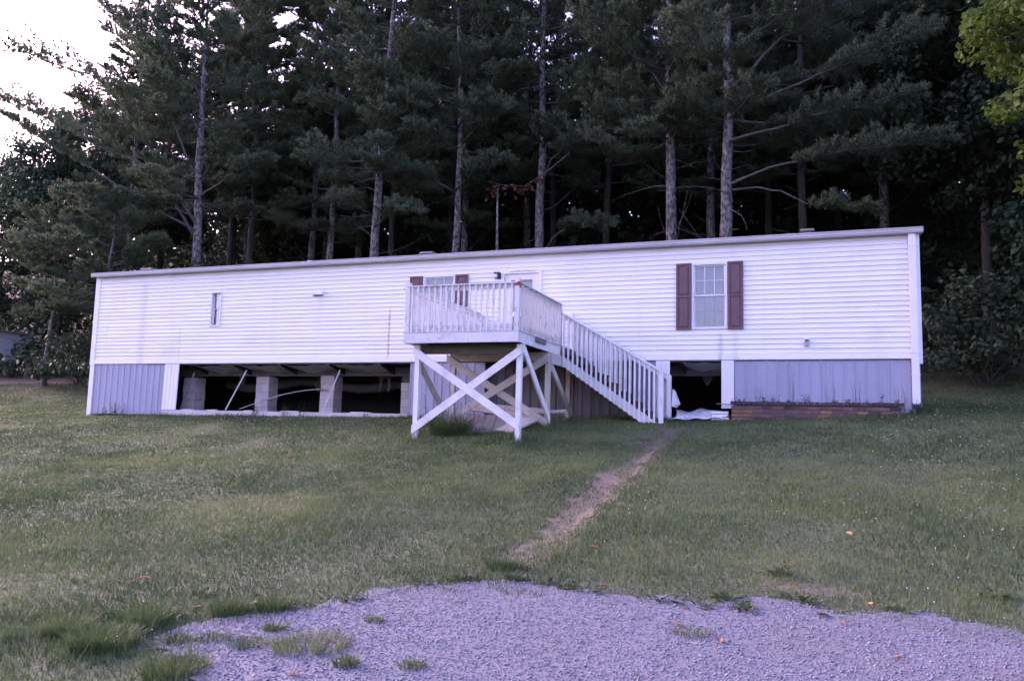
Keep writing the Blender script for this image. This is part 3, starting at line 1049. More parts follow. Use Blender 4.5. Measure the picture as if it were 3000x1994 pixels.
def vinyl_strip(x0, x1, zt, zb, lean=0.0, n=4):
    mb = MB()
    w = (x1 - x0) / n
    for i in range(n):
        a = x0 + i * w
        yb = -.012 + lean
        for (xa, xb, o) in ((a, a + w * .82, -.010), (a + w * .82, a + w, -.003)):
            mb.poly([(xa, o + yb, zb), (xb, o + yb, zb), (xb, .004 + yb, zb), (xa, .004 + yb, zb), (xa, o - .004, zt), (xb, o - .004, zt), (xb, .006, zt), (xa, .006, zt)],
                    [(0, 3, 2, 1), (4, 5, 6, 7), (0, 1, 5, 4), (1, 2, 6, 5), (2, 3, 7, 6), (3, 0, 4, 7)])
    mb.build('vinyl_strip', M['vinyl_vert'], home)


vinyl_strip(2.635, 3.10, -.010, -1.22, -.02)
vinyl_strip(15.765, 16.06, -.010, -1.34)
vinyl_strip(17.12, 17.37, -.010, -1.00)
# corner returns of the skirting
MB().box((-.005, -.012, -1.42), (.145, .06, -.032)).build('skirting_corner', M['trim'], home)
for x in (.005, HL - .04):
    MB().box((x, .065, -1.4), (x + .02, HD, -.012)).build('side_skirting', M['skirt'], home)
MB().box((20.665, -.008, -1.2), (HL - .045, .06, -.102)).build('skirting_corner', M['skirt'], home)
MB().box((.2, HD - .03, -1.3), (HL - .2, HD - .01, -.012)).build('back_skirting', M['dark'], home)  # near-black colour puts the crawl space gloom into the back panels
# sill under the long opening
MB().box((2.66, -.035, -1.45), (9.93, .06, -1.225)).build('foundation_sill', M['sill'], home)
# chassis: beams, outriggers, sagging belly wrap
for y in (.80, 3.1):
    mb = MB()
    mb.box((.3, y - .05, -.055), (HL - .3, y + .05, -.045)).box((.3, y - .005, -.265), (HL - .3, y + .005, -.055)).box((.3, y - .05, -.275), (HL - .3, y + .05, -.265))
    mb.build('chassis_beam', M['dark_grey'], home)
ox = [3.37 + 1.434 * i for i in range(-2, 13)]
for x in ox:
    if 0 < x < HL:
        MB().prism_y([(0, 0)] * 3, 0, 0) if False else None
        mb = MB()
        mb.poly([(x - .012, .07, -.025), (x - .012, .79, -.025), (x - .012, .79, -.25), (x - .012, .07, -.07), (x + .012, .07, -.025), (x + .012, .79, -.025), (x + .012, .79, -.25), (x + .012, .07, -.07)],
                [(0, 1, 2, 3), (7, 6, 5, 4), (0, 4, 5, 1), (1, 5, 6, 2), (2, 6, 7, 3), (3, 7, 4, 0)])
        mb.build('outrigger', M['black_metal'], home)
for i in range(len(ox) - 1):
    x0, x1 = ox[i] + .02, ox[i + 1] - .02
    if x0 < 2.4 or (x1 > 10.3 and x0 < 15) or x1 > 18.5:
        continue
    n, m_ = 14, 8
    pts = []
    for a in range(n):
        for b in range(m_):
            u, v = a / (n - 1), b / (m_ - 1)
            y = .04 + v * .74
            zz = -.026 - (.055 + .10 * v) * math.sin(math.pi * u) ** .7 * (.75 + .25 * math.sin(7 * u + 3 * i)) - .012 * math.sin(19 * u + 5 * v + i) - .06 * v
            pts.append((x0 + (x1 - x0) * u, y, zz))
    MB().poly(pts, [(a * m_ + b, a * m_ + b + 1, (a + 1) * m_ + b + 1, (a + 1) * m_ + b) for a in range(n - 1) for b in range(m_ - 1)]).build('belly_wrap', M['belly'], home, True)
# tie-down straps
for a, b in (((5.03, .30, -.16), (4.53, .18, -1.20)), ((7.84, .30, -.16), (7.46, .18, -1.22)), ((3.35, .30, -.2), (2.95, .3, -1.2))):
    MB().bar(a, b, .035, .004, (0, 1, 0)).build('tie_down_strap', M['steel'], home)
# torn insulation hanging from the floor, a sagging duct and a drain pipe in the dark
rg = np.random.default_rng(41)
for x, y, w_, h_ in ((3.9, 1.4, .5, .35), (6.2, 1.9, .6, .45), (8.4, 1.5, .4, .55), (9.3, 2.2, .5, .4), (16.6, 1.2, .5, .3)):
    pts = []
    for i in range(7):
        for j in range(5):
            u, v = i / 6, j / 4
            pts.append((x + w_ * (u - .5) * (1 - .4 * v), y + .06 * math.sin(6 * u + 4 * v) + .08 * v, -.1 - h_ * v * (.7 + .5 * math.sin(5 * u + x))))
    MB().poly(pts, [(i * 5 + j, i * 5 + j + 1, (i + 1) * 5 + j + 1, (i + 1) * 5 + j) for i in range(6) for j in range(4)]).build('hanging_insulation', M['insulation'], home, True)
MB().tube([(3.0 + .62 * i, 2.1 + .05 * math.sin(i), -.42 - .10 * math.sin(i * 1.1)) for i in range(12)], [.13 + .012 * (i % 2) for i in range(12)], 10).build('air_duct', M['dark_grey'], home, True)
MB().tube([(9.0, 1.7, -.3), (9.0, 1.7, -.75), (8.9, 1.75, -1.0), (8.92, 1.8, -1.3)], .05, 8).build('drain_pipe', M['dark_grey'], home, True)

cf = patch('crawl_space_floor', lambda x, y: (x > .06) & (x < 20.7) & (y > .08) & (y < 4.15), 0, 20.8, 0, 4.2, .2, .012, M['soil'])  # soil sheet in a dark tone that deepens the gloom under the home
tag(cf, 'bare soil under the raised home, toned dark to deepen the gloom', 'soil', kind='structure')

# piers of concrete block
blk = MB().box((-.198, -.098, 0), (.198, .098, .192)).mesh('block', M['block'])
half = MB().box((-.098, -.098, 0), (.098, .098, .192)).mesh('block', M['block'])
PIERS = ((2.74, 'concrete block pier nearest the left skirting, half behind a white strip'), (5.12, 'concrete block pier beside the leaning curved white pipe'),
         (7.10, 'concrete block pier crossed by a thin diagonal steel strap'), (9.40, 'concrete block pier at the right end of the long opening'))
for i, (px, lab) in enumerate(PIERS):
    zb = G(px, .8) + .02
    p = empty('block_pier', (px + .2, .80, zb))
    tag(p, lab, 'pier', 'block piers under the long opening')
    k = 0
    zz = zb
    while zz + .192 < -.28:
        j = random.uniform(-.008, .008)
        if k % 2 == 0:
            for yy in (.70, .90):
                link_mesh('block', blk, p, (px + .2 + j, yy, zz))
        else:
            for xx in (.10, .30):
                link_mesh('block', blk, p, (px + xx + j, .80, zz), (0, 0, math.pi / 2))
        zz += .198
        k += 1
    MB().box((px + .02, .62, zz), (px + .38, .98, -.278)).build('shim_board', M['wood_old'], p)
pipe = MB().tube([(4.88 + 2.45 * t, .30 + .25 * t, -1.17 + .60 * math.sin(t * 1.55) - .06 * t) for t in np.linspace(0, 1, 14)], .013, 8).build('plastic_pipe', M['vinyl_dirty'], None, True)
tag(pipe, 'thin white plastic pipe arching between the block piers', 'pipe')

# ------------------------------------------------------------------ entrance deck with stairs
deck = empty('deck', (12.82, -1.8, -1.8))
tag(deck, 'raised white wooden entrance deck with cross braces, railing and stairs', 'deck')
DX0, DX1, DY = 11.68, 13.97, -3.66
MB().box((DX0, DY, .012), (DX1, DY + .038, .20)).build('rim_joist', M['paint'], deck)
for x in (DX0, DX1 - .038):
    MB().box((x, DY + .040, .012), (x + .038, -.03, .198)).build('rim_joist', M['paint'], deck)
for i in range(1, 6):
    x = DX0 + (DX1 - DX0) * i / 6
    MB().box((x - .019, DY + .042, .014), (x + .019, -.03, .172)).build('floor_joist', M['wood_old'], deck)
nb = 25
for i in range(nb):
    y = DY - .005 + i * (3.63 / nb)
    MB().box((DX0 - .01 + random.uniform(-.006, .006), y, .2005), (DX1 + .01, y + 3.63 / nb - .006, .226)).build('floor_board', M['paint_moss_shade'], deck)
PX = (11.865, 13.915)
POSTS = [(PX[0], -3.40), (PX[1], -3.40), (PX[0], -1.75), (PX[1] + .01, -1.75), (PX[1] + .01, -.30)]
for x, y in POSTS:
    MB().box((x - .046, y - .046, G(x, y) - .15), (x + .046, y + .046, -.03 if y > -1 else -.005)).build('support_post', M['paint_moss_shade'] if y > -2 else M['paint_clean'], deck)
for y in (-3.40, -1.75):
    MB().box((DX0 + .13, y + .047, -.168), (DX1 - .01, y + .085, .008)).build('beam', M['wood_old'], deck)
MB().box((DX0 + .13, -1.835, -.17), (DX1 - .01, -1.797, .008)).build('beam', M['paint_moss_shade'], deck)


def brace(a, b, side, mat):
    """2x6 brace with its ends cut plumb"""
    a, b, sd = Vector(a), Vector(b), Vector(side) * .018
    d = (b - a).normalized()
    v = Vector((0, 0, .07 / math.hypot(d.x, d.y)))
    pts = [a - sd - v, b - sd - v, b - sd + v, a - sd + v, a + sd - v, b + sd - v, b + sd + v, a + sd + v]
    MB().poly(pts, [(0, 1, 2, 3), (7, 6, 5, 4), (0, 4, 5, 1), (1, 5, 6, 2), (2, 6, 7, 3), (3, 7, 4, 0)]).build('cross_brace', mat, deck)


brace((11.815, -3.503, -.11), (13.965, -3.503, -1.49), (0, 1, 0), M['paint_clean'])
brace((13.965, -3.466, -.11), (11.815, -3.466, -1.60), (0, 1, 0), M['paint_clean'])
brace((11.75, -1.86, -.10), (13.98, -1.86, -1.42), (0, 1, 0), M['paint_moss_shade'])
brace((13.99, -1.90, -.10), (11.80, -1.90, -1.40), (0, 1, 0), M['paint_moss_shade'])
brace((13.985, -3.40, -.08), (13.985, -1.78, -1.34), (1, 0, 0), M['paint_clean'])
brace((11.80, -3.36, -.22), (11.80, -1.75, -1.42), (1, 0, 0), M['paint_moss_shade'])
brace((13.99, -1.72, -.28), (13.99, -.30, -1.16), (1, 0, 0), M['paint_moss_shade'])
MB().box((13.975, -1.74, -.215), (14.012, -.86, .005)).build('stair_header', M['paint_moss_shade'], deck)


def railing(name, a, b, n, off, post_a, post_b, jag=0.0, mat=None):
    """straight level guard rail between a and b; balusters nailed on the outer face at offset off"""
    mat = mat or M['paint']
    a, b = np.array(a, float), np.array(b, float)
    d = (b - a) / np.linalg.norm(b - a)
    r = empty(name, (*((a + b) / 2), .226), deck)
    o = np.array(off, float)
    side = (o[0], o[1], 0)
    for z0, z1 in ((.985, 1.075), (.262, .345)):
        c0, c1 = (*a, (z0 + z1) / 2), (*b, (z0 + z1) / 2)
        MB().bar(c0, c1, z1 - z0, .036, side).build('rail', mat, r)
    MB().bar((*(a + o * .012), 1.088), (*(b + o * .012), 1.088), .024, .10, side).build('rail_cap', mat, r)
    for p, ht in ((a, post_a), (b, post_b)):
        if ht:
            MB().box((p[0] - .044, p[1] - .044, .03), (p[0] + .044, p[1] + .044, ht)).build('rail_post', mat, r)
    L = np.linalg.norm(b - a)
    bal = [MB().box((-.0175, -.0175, 0), (.0175, .0175, h)).mesh('baluster', mat) for h in (.865, .845, .88)]
    for i in range(n):
        t = (i + .85) / (n + .7) * L
        p = a + d * t + o * .0365
        h = i % 3 if jag else 0
        link_mesh('baluster', bal[h], r, (p[0], p[1], .21 - (h * .012 if jag else random.uniform(-.004, .004))), (random.uniform(-.006, .006), random.uniform(-.006, .006), 0))
    return r


front = railing('front_railing', (11.725, -3.615), (13.925, -3.615), 18, (0, -1), 1.165, 1.165)
left_r = railing('side_railing', (11.725, -3.55), (11.725, -.06), 29, (-1, 0), 0, 1.08)
right_r = railing('side_railing', (13.925, -3.55), (13.925, -1.02), 23, (1, 0), 0, 1.08, jag=1, mat=M['paint_side'])
MB().box((13.878, -3.664, 1.03), (13.973, -3.6605, 1.10)).build('paint_patch', M['red_paint'], front)
MB().box((13.9745, -3.66, .99), (13.977, -3.60, 1.10)).build('paint_patch', M['red_paint'], front)
MB().tube([(11.685, -3.63, .93), (11.66, -3.63, 1.0), (11.64, -3.63, 1.05), (11.615, -3.63, 1.06), (11.61, -3.63, 1.03)], .007, 6).build('hook', M['steel'], front)
MB().box((13.975, -2.75, .115), (14.02, -2.17, .205)).build('hanging_board', M['dark_grey'], deck)

stairs = empty('staircase', (15.0, -.58, -1.3), deck)
SY0, SY1 = -1.05, -.12
for y in (SY0, SY1):
    zb0 = G(15.6, y) - .06
    MB().prism_y([(14.015, .005), (14.015, -.20), (15.66, -1.335), (15.98, -1.335), (15.98, -1.345 + .02), (15.93, -1.30)], y - .019, y + .019).build('stringer', M['paint_clean'], stairs)
for i in range(1, 9):
    zt = .226 - .188 * i
    xa = 13.985 + .255 * (i - 1)
    if zt > -1.29:
        MB().box((xa, SY0 + .025, zt - .038), (xa + .285, SY1 - .025, zt)).build('tread', M['wood_brown'], stairs)
    MB().box((xa + (0 if i > 1 else .03), SY0 + .022, zt + .001), (xa + (.02 if i > 1 else .05), SY1 - .022, min(zt + .149, .19))).build('riser', M['wood_brown'], stairs)


def stair_rail(y, out, n, mat):
    x0, x1 = 13.975, 16.06
    zt0, zt1 = .86, -.385
    sl = (zt1 - zt0) / (x1 - x0)
    MB().bar((x0, y, zt0), (x1, y, zt1), .088, .036, (0, 1, 0)).build('handrail', mat, stairs)
    MB().bar((x0, y + out * .006, zt0 + .060), (x1 + .04, y + out * .006, zt1 + .038), .024, .10, (0, 1, 0)).build('rail_cap', mat, stairs)
    for i in range(n):
        x = 14.045 + i * .0995
        top = zt0 + sl * (x - x0) + .03
        bot = max(-.20 - .69 * (x - 14.015) - .008, G(x, y) - .01)
        MB().box((x - .0175, y + out * .0185, bot), (x + .0175, y + out * .0535, top)).build('baluster', mat, stairs)
    MB().box((16.02, y - .045, G(16.07, y) - .05), (16.11, y + .045, -.33)).build('newel_post', mat, stairs)


stair_rail(SY0, -1, 20, M['paint_clean'])
stair_rail(SY1, 1, 20, M['paint_clean'])
MB().box((13.88, SY1 - .04, .03), (13.97, SY1 + .04, 1.05)).build('newel_post', M['paint_clean'], stairs)

# ------------------------------------------------------------------ brick planter
bp = empty('brick_planter', (18.93, -.3, -1.3))
tag(bp, 'low mossy brick planter along the right skirting', 'planter')
PX0, PX1, PYF = 17.37, 20.50, -.60
MB().box((PX0 + .02, PYF + .02, -1.42), (PX1 - .02, PYF + .085, -.955)).build('mortar_core', M['mortar'], bp)
for x in (PX0, PX1 - .10):
    MB().box((x + .02, PYF + .087, -1.42), (x + .08, -.02, -.955)).build('mortar_core', M['mortar'], bp)
MB().box((PX0 + .11, PYF + .10, -1.3), (PX1 - .11, -.03, -.93)).build('soil', M['soil'], bp)
bm = {k: MB().box((-.0975, -.046, 0), (.0975, .046, .057)).mesh('brick', M[k]) for k in ('brick', 'brick_orange', 'brick_dark')}
orange = {(17.50, 2), (17.70, 1), (17.50, 1), (19.05, 1), (19.0, 2), (20.25, 1), (20.05, 2), (20.35, 2), (18.4, 3), (19.7, 1)}
for r in range(6):
    zz = -1.405 + r * .0755
    x = PX0 + (.05 if r % 2 else .10)
    while x < PX1:
        xx = min(max(x, PX0 + .0975), PX1 - .0975)
        kind = 'brick'
        if any(abs(xx - ox_) < .10 and 5 - r - orow in (0, 1) for ox_, orow in orange):
            kind = 'brick_orange'
        elif random.random() < .15:
            kind = 'brick_dark'
        link_mesh('brick', bm[kind], bp, (xx, PYF + .046 + random.uniform(-.004, .003), zz), (random.uniform(-.02, .02), 0, random.uniform(-.01, .01)))
        x += .2075
    for xs in (PX0, PX1):
        y = PYF + .20
        while y < -.08:
            link_mesh('brick', bm['brick'], bp, (xs + (.046 if xs == PX0 else -.046), y, zz), (0, 0, math.pi / 2))
            y += .2075
cap = MB().box((-.047, -.10, 0), (.047, .10, .065)).mesh('coping_brick', M['brick_dark'])
x = PX0 + .035
while x < PX1:
    link_mesh('coping_brick', cap, bp, (x, PYF + .075 + random.uniform(-.006, .006), -.945 + random.uniform(-.003, .004)), (random.uniform(-.03, .03), 0, random.uniform(-.02, .02)))
    x += .104

# ------------------------------------------------------------------ debris
def slab(name, c, size, rot, mat, label, cat, ribs=0, group=None):
    mb = MB()
    w, h, t = size
    if ribs:
        n = ribs
        for i in range(n):
            a = -w / 2 + w * i / n
            b = a + w / n
            mb.box((a, -h / 2, 0), (b - .012, h / 2, t))
            mb.box((b - .012, -h / 2, 0), (b, h / 2, t * .45))
    else:
        mb.box((-w / 2, -h / 2, 0), (w / 2, h / 2, t))
    o = link_mesh(name, mb.mesh(name, mat), None, c, rot)
    return tag(o, label, cat, group)


g1 = G(12.6, -2.2)
slab('metal_sheet', (12.62, -2.45, g1 + .06), (1.35, .95, .03), (R(22), R(-4), R(14)), M['skirt_dark'], 'grey metal sheet lying tilted on the scrap heap under the deck', 'sheet', 6, 'scrap under the deck')
slab('vinyl_sheet', (13.32, -2.30, g1 + .10), (.95, .80, .03), (R(20), R(5), R(-24)), M['vinyl_dirty'], 'white ribbed vinyl sheet on the right of the scrap heap', 'sheet', 7, 'scrap under the deck')
slab('metal_sheet', (12.08, -2.35, g1 + .06), (.26, .9, .03), (R(20), R(18), R(-34)), M['skirt'], 'narrow blue grey sheet tilted at the left of the scrap heap', 'sheet', 1, 'scrap under the deck')
slab('scrap_board', (13.0, -1.40, g1 + .42), (1.75, .16, .03), (R(35), R(4), R(-5)), M['vinyl_dirty'], 'long white board on top of the scrap heap under the deck', 'board', 0, 'scrap under the deck')
slab('scrap_board', (12.90, -1.58, g1 + .33), (1.35, .15, .025), (R(38), R(6), R(-9)), M['vinyl_dirty'], 'shorter white board just below the topmost scrap board', 'board', 0, 'scrap under the deck')
slab('scrap_board', (13.78, -1.25, g1 + .36), (.75, .14, .03), (R(24), R(-3), R(4)), M['vinyl_dirty'], 'short white board sticking out beside the deck post', 'board', 0, 'scrap under the deck')
slab('pallet', (12.85, -1.75, g1 - .06), (1.5, .7, .14), (R(8), 0, R(4)), M['wood_old'], 'weathered wooden pallet buried at the bottom of the scrap heap', 'pallet', 5, 'scrap under the deck')
st = MB().tube([(14.05, -.75, G(14, -.8) + .02), (14.25, -.78, G(14, -.8) + .10), (14.45, -.8, G(14.4, -.8) + .14)], [.014, .012, .008], 5).build('stick', M['bark_dark'])
tag(st, 'dark broken stick on the ground beneath the stairs', 'stick')


def sheet(name, x0, x1, y0, y1, fz, mat, label, cat, n=22, m_=18):
    pts = []
    for a in range(n):
        for b in range(m_):
            u, v = a / (n - 1), b / (m_ - 1)
            x, y = x0 + (x1 - x0) * u, y0 + (y1 - y0) * v
            x += .05 * math.sin(5 * v + 2 * u); y += .06 * math.sin(4 * u)
            pts.append((x, y, fz(u, v, x, y)))
    o = MB().poly(pts, [(a * m_ + b, (a + 1) * m_ + b, (a + 1) * m_ + b + 1, a * m_ + b + 1) for a in range(n - 1) for b in range(m_ - 1)]).build(name, mat, None, True)
    s = o.modifiers.new('thickness', 'SOLIDIFY')
    s.thickness = .006
    return tag(o, label, cat)


sheet('plastic_sheet', 16.18, 17.16, -.62, .55, lambda u, v, x, y: G(x, y) + .05 + .12 * v + .03 * math.sin(9 * u + 3 * v) * v + .014 * math.sin(17 * u - 6 * v) + .06 * max(0, u - .4) * (1 - v),
      M['plastic'], 'crumpled white plastic sheet spilling from the dark crawl space opening', 'sheet')
sheet('plastic_sheet', 18.05, 19.35, -.14, -.02, lambda u, v, x, y: -.925 + .03 * math.sin(11 * u) + .05 * math.exp(-((u - .35) / .12) ** 2),
      M['plastic'], 'white plastic strip lying in the brick planter against the skirting', 'sheet', 24, 6)
rag = MB()
pts = [(16.14, -.14, -.62), (16.20, -.12, -.66), (16.16, -.10, -.62), (16.12, -.16, -.98), (16.30, -.12, -.92), (16.22, -.08, -1.0), (16.24, -.10, -.80), (16.13, -.13, -.80)]
rag.poly(pts, [(0, 1, 6, 7), (7, 6, 4, 3), (1, 2, 5, 4), (2, 0, 3, 5), (3, 4, 5)])
tag(rag.build('rag', M['plastic']), 'white rag hanging from the bottom stair post', 'rag')
pk = [('lowest of the three white planks stacked beside the brick planter', 17.14, 0, .34, 4), ('middle one of the three white planks stacked beside the brick planter', 17.15, .062, .31, -3), ('topmost of the three white planks stacked beside the brick planter', 17.13, .124, .33, 6)]
for lab, x, dz, wd, rz in pk:
    slab('white_plank', (x, -.42, G(17.1, -.42) + dz + .01), (wd, .30, .05), (0, R(random.uniform(-2, 2)), R(rz)), M['plastic'], lab, 'plank', 0, 'white planks beside the planter')
slab('flat_bar', (17.24, -.10, -.925), (.42, .03, .015), (0, R(3), 0), M['dark_grey'], 'thin dark bar lying from the white strip onto the planter', 'bar')
for i, (x, y, w_, h_, rz, lab) in enumerate(((3.35, .12, .30, .10, 8, 'white scrap on the sill nearest the left block pier'), (4.15, .10, .34, .09, -5, 'flat white scrap on the sill left of the tie-down strap'),
                                            (5.3, .12, .22, .10, 12, 'small white scrap on the sill before the second block pier'), (6.55, .12, .5, .12, -6, 'long white scrap on the sill between the middle piers'),
                                            (8.6, .12, .55, .12, 3, 'long white scrap on the sill near the right end'))):
    slab('scrap_piece', (x, y, -1.222), (w_, h_, .02), (R(6), R(random.uniform(-4, 4)), R(rz)), M['plastic'], lab, 'scrap', 0, 'scraps on the foundation sill')
for i, (x, y, s_, lab) in enumerate(((8.6, 2.6, .35, 'brown cardboard box in the dark under the home'),)):
    slab('box', (x, y, G(x, y)), (s_, s_, .25), (0, 0, R(12)), M['dirt'], lab, 'box')

# ------------------------------------------------------------------ trees
def unit(a):
    return a / np.maximum(np.linalg.norm(a, axis=-1, keepdims=True), 1e-9)


def needles(tw_p, tw_d, tw_l, rg, per=6, count=17, length=.155, width=.0175):
    """needle tufts along twigs -> triangle soup"""
    n = len(tw_p)
    t = ((np.arange(per)[None] + rg.uniform(.2, 1.0, (n, per))) / per) ** .65
    pos = (tw_p[:, None] + tw_d[:, None] * (tw_l[:, None] * t)[..., None]).reshape(-1, 3)
    d = np.repeat(tw_d, per, 0)
    m = len(pos)
    pos = np.repeat(pos, count, 0) + rg.normal(0, .028, (m * count, 3))
    nd = unit(np.repeat(d, count, 0) * .55 + rg.normal(0, .62, (m * count, 3)) + np.array([0, 0, .32]))
    ln = length * rg.uniform(.65, 1.2, m * count)
    s = unit(np.cross(nd, rg.normal(0, 1, (m * count, 3)))) * width
    P = np.empty((m * count, 3, 3), np.float32)
    P[:, 0] = pos - s
    P[:, 1] = pos + s
    P[:, 2] = pos + nd * ln[:, None]
    return P.reshape(-1, 3)


def limb_foliage(pts, start, rg, tw, step=.17, fat=1.0):
    """twigs in a flat plume along a limb's outer part"""
    pts = np.array(pts, float)
    seg = np.linalg.norm(np.diff(pts, axis=0), axis=1)
    cum = np.concatenate([[0], np.cumsum(seg)])
    L = cum[-1]
    s = start * L
    while s < L:
        i = min(np.searchsorted(cum, s, 'right') - 1, len(seg) - 1)
        f = (s - cum[i]) / seg[i]
        p = pts[i] * (1 - f) + pts[i + 1] * f
        d = (pts[i + 1] - pts[i]) / seg[i]
        side = np.cross(d, [0, 0, 1.])
        side /= max(np.linalg.norm(side), 1e-6)
        rel = (s - start * L) / max(L - start * L, 1e-6)
        wl = fat * (.30 + .20 * L ** .6) * (.45 + .75 * math.sin(math.pi * min(1, .12 + rel * .83)))
        for sg in (-1, 1):
            u = d * rg.uniform(.25, .9) + side * sg * rg.uniform(.5, 1.0) + np.array([0, 0, rg.uniform(-.05, .45)])
            u /= np.linalg.norm(u)
            tw.append((p, u, wl * rg.uniform(.6, 1.15)))
        if rg.random() < .55:
            u = d * .5 + np.array([0, 0, 1.]) + rg.normal(0, .35, 3)
            u /= np.linalg.norm(u)
            tw.append((p, u, wl * rg.uniform(.35, .65)))
        s += step * rg.uniform(.7, 1.3)
    tw.append((pts[-1], (pts[-1] - pts[-2]) / seg[-1], .35 * fat))


def pine_meshes(name, seed, H=21, base=5.5, Lmax=4.2, r0=.20, custom=(), whorl=.85, lean=(0, 0), bark='bark', dead=12, dens=1.0, lowcut=None):
    rg = np.random.default_rng(seed)
    wood = MB()
    tz = np.linspace(-.6, H, 14)
    wob = rg.normal(0, .09, (14, 2)).cumsum(0) * .5

    def axis(z):
        f = max(z, 0) / H
        k = np.interp(z, tz, np.arange(14))
        i = int(min(k, 12.99)); t = k - i
        w = wob[i] * (1 - t) + wob[i + 1] * t
        return np.array([lean[0] * f + w[0], lean[1] * f + w[1], z])

    def rad(z):
        return r0 * max(.08, (1 - z / H) ** .75) * (1 + .35 * math.exp(-max(z + .6, 0) / .5))

    wood.tube([axis(z) for z in tz], [rad(z) if z < H - .1 else .01 for z in tz], 9)
    n_trunk = len(wood.f)
    tw = []
    z = base
    while z < H - .3:
        f = (z - base) / (H - base)
        n = int(rg.integers(3, 6))
        a0 = rg.uniform(0, 6.28)
        for k in range(n):
            if rg.random() > dens:
                continue
            az = a0 + 6.283 * k / n + rg.normal(0, .25)
            l = Lmax * ((1 - f) ** .7 * .92 + .10) * rg.uniform(.55, 1.1)
            if f < .12:
                l *= rg.uniform(.55, 1.0)
            el = R(-6 + 42 * f) + rg.normal(0, .12)
            h = np.array([math.cos(az), math.sin(az), 0])
            p0 = axis(z + rg.normal(0, .12))
            sd = np.array([-h[1], h[0], 0]) * rg.normal(0, .12) * l
            pts = [p0 + h * (l * t) * math.cos(el) + np.array([0, 0, l * (math.sin(el) * t + .16 * t * t)]) + sd * t * t for t in (0, .2, .4, .6, .8, 1)]
            rb = min(.012 + .013 * l, rad(z) * .6)
            wood.tube(pts, [rb, rb * .85, rb * .7, rb * .5, rb * .35, rb * .15], 5)
            limb_foliage(pts, rg.uniform(.22, .42), rg, tw, .19, 1.28)
        z += whorl * rg.uniform(.75, 1.25)
    for pts, start, fat, rb in custom:
        pts = np.array(pts, float)
        # resample with a slight sag so it is not a polyline of straight bits
        t = np.linspace(0, len(pts) - 1, 4 * len(pts) - 3)
        c = np.stack([np.interp(t, np.arange(len(pts)), pts[:, i]) for i in range(3)], -1)
        cs = c.copy()
        cs[1:-1] = (c[:-2] + c[1:-1] * 2 + c[2:]) / 4
        cs[1:-1] += rg.normal(0, .045, cs[1:-1].shape)
        wood.tube(cs, list(np.linspace(rb, rb * .15, len(cs))), 6)
        if start < 1:
            limb_foliage(cs, start, rg, tw, fat=fat)
    for k in range(dead):
        z = rg.uniform(1.5, base + 1.5)
        az = rg.uniform(0, 6.28)
        l = rg.uniform(.7, 2.8)
        p = axis(z)
        h = np.array([math.cos(az), math.sin(az), rg.uniform(-.15, .35)])
        pts = [p]
        for j in range(4):
            h = h + rg.normal(0, .16, 3)
            p = p + h / np.linalg.norm(h) * l / 4
            pts.append(p)
        wood.tube(pts, [.022, .018, .013, .009, .004], 4)
    P = np.array([a for a, b, c in tw]); D = np.array([b for a, b, c in tw]); Ls = np.array([c for a, b, c in tw])
    soup = needles(P, D, Ls, rg)
    wm = wood.mesh(name + '_wood', M[bark], True)
    wm.materials.append(M['bark_limb'])
    mi = np.zeros(len(wm.polygons), np.int32)
    mi[n_trunk:] = 1
    wm.polygons.foreach_set('material_index', mi)
    cm = np_mesh(name + '_crown', soup, np.arange(len(soup)).reshape(-1, 3), M['needle'])
    return wm, cm, len(soup) // 3


TRI = 0


def place_tree(name, meshes, x, y, label, group, rz=0.0, s=1.0, dz=0.0, cat='tree'):
    z = G(x, y) + dz
    t = empty(name, (x, y, z))
    t.rotation_euler = (0, 0, rz)
    t.scale = (s, s, s)
    for nm, me in zip(('trunk', 'crown'), meshes[:2]):
        o = bpy.data.objects.new(nm, me)
        col.objects.link(o)
        o.parent = t
        if nm == 'crown':
            o['kind'] = 'stuff'
    tag(t, label, cat, group)
    return t


def rel(x, y, pts):
    z = G(x, y)
    return [(a - x, b - y, c - z) for a, b, c in pts]


GP = 'pines behind the home'
# the wide pine at the far left with long sweeping limbs
x, y = -6.45, 11.0
cust = [(rel(x, y, [(-6.57, 11.0, 7.2), (-9.7, 10.5, 11.67), (-11.94, 10.0, 14.31), (-17.0, 9.5, 15.9)]), .34, 1.55, .085),
        (rel(x, y, [(-6.6, 11.0, 6.6), (-8.74, 10.3, 9.89), (-11.56, 9.8, 10.88), (-13.67, 9.3, 12.15), (-17.4, 8.8, 13.6)]), .38, 1.5, .08),
        (rel(x, y, [(-6.6, 11.0, 6.9), (-9.92, 10.0, 8.78), (-12.82, 9.0, 10.57), (-15.36, 8.3, 12.13)]), .55, .9, .06),
        (rel(x, y, [(-6.55, 11.0, 9.4), (-6.68, 11.0, 11.37), (-7.48, 11.0, 12.76), (-9.6, 10.8, 15.02), (-12.4, 10.5, 18.0)]), .30, 1.7, .07),
        (rel(x, y, [(-6.6, 11, 11.5), (-8.6, 10.7, 14.2), (-10.8, 10.5, 17.2)]), .3, 1.6, .06),
        (rel(x, y, [(-6.6, 11, 12.5), (-8.0, 10.7, 15.5), (-9.6, 10.5, 19.0)]), .3, 1.6, .06),
        (rel(x, y, [(-6.55, 11.0, 9.0), (-7.9, 10.7, 11.9), (-8.2, 10.4, 14.5), (-9.0, 10.3, 17.0)]), .35, 1.1, .06),
        (rel(x, y, [(-6.4, 11.0, 8.4), (-4.75, 10.5, 8.95), (-3.79, 10.2, 9.1), (-1.83, 9.8, 9.3)]), .5, .9, .05),
        (rel(x, y, [(-6.4, 11.0, 7.4), (-8.2, 10.2, 8.1), (-10.6, 9.6, 8.5), (-12.6, 9.0, 8.4)]), .4, 1.0, .045)]
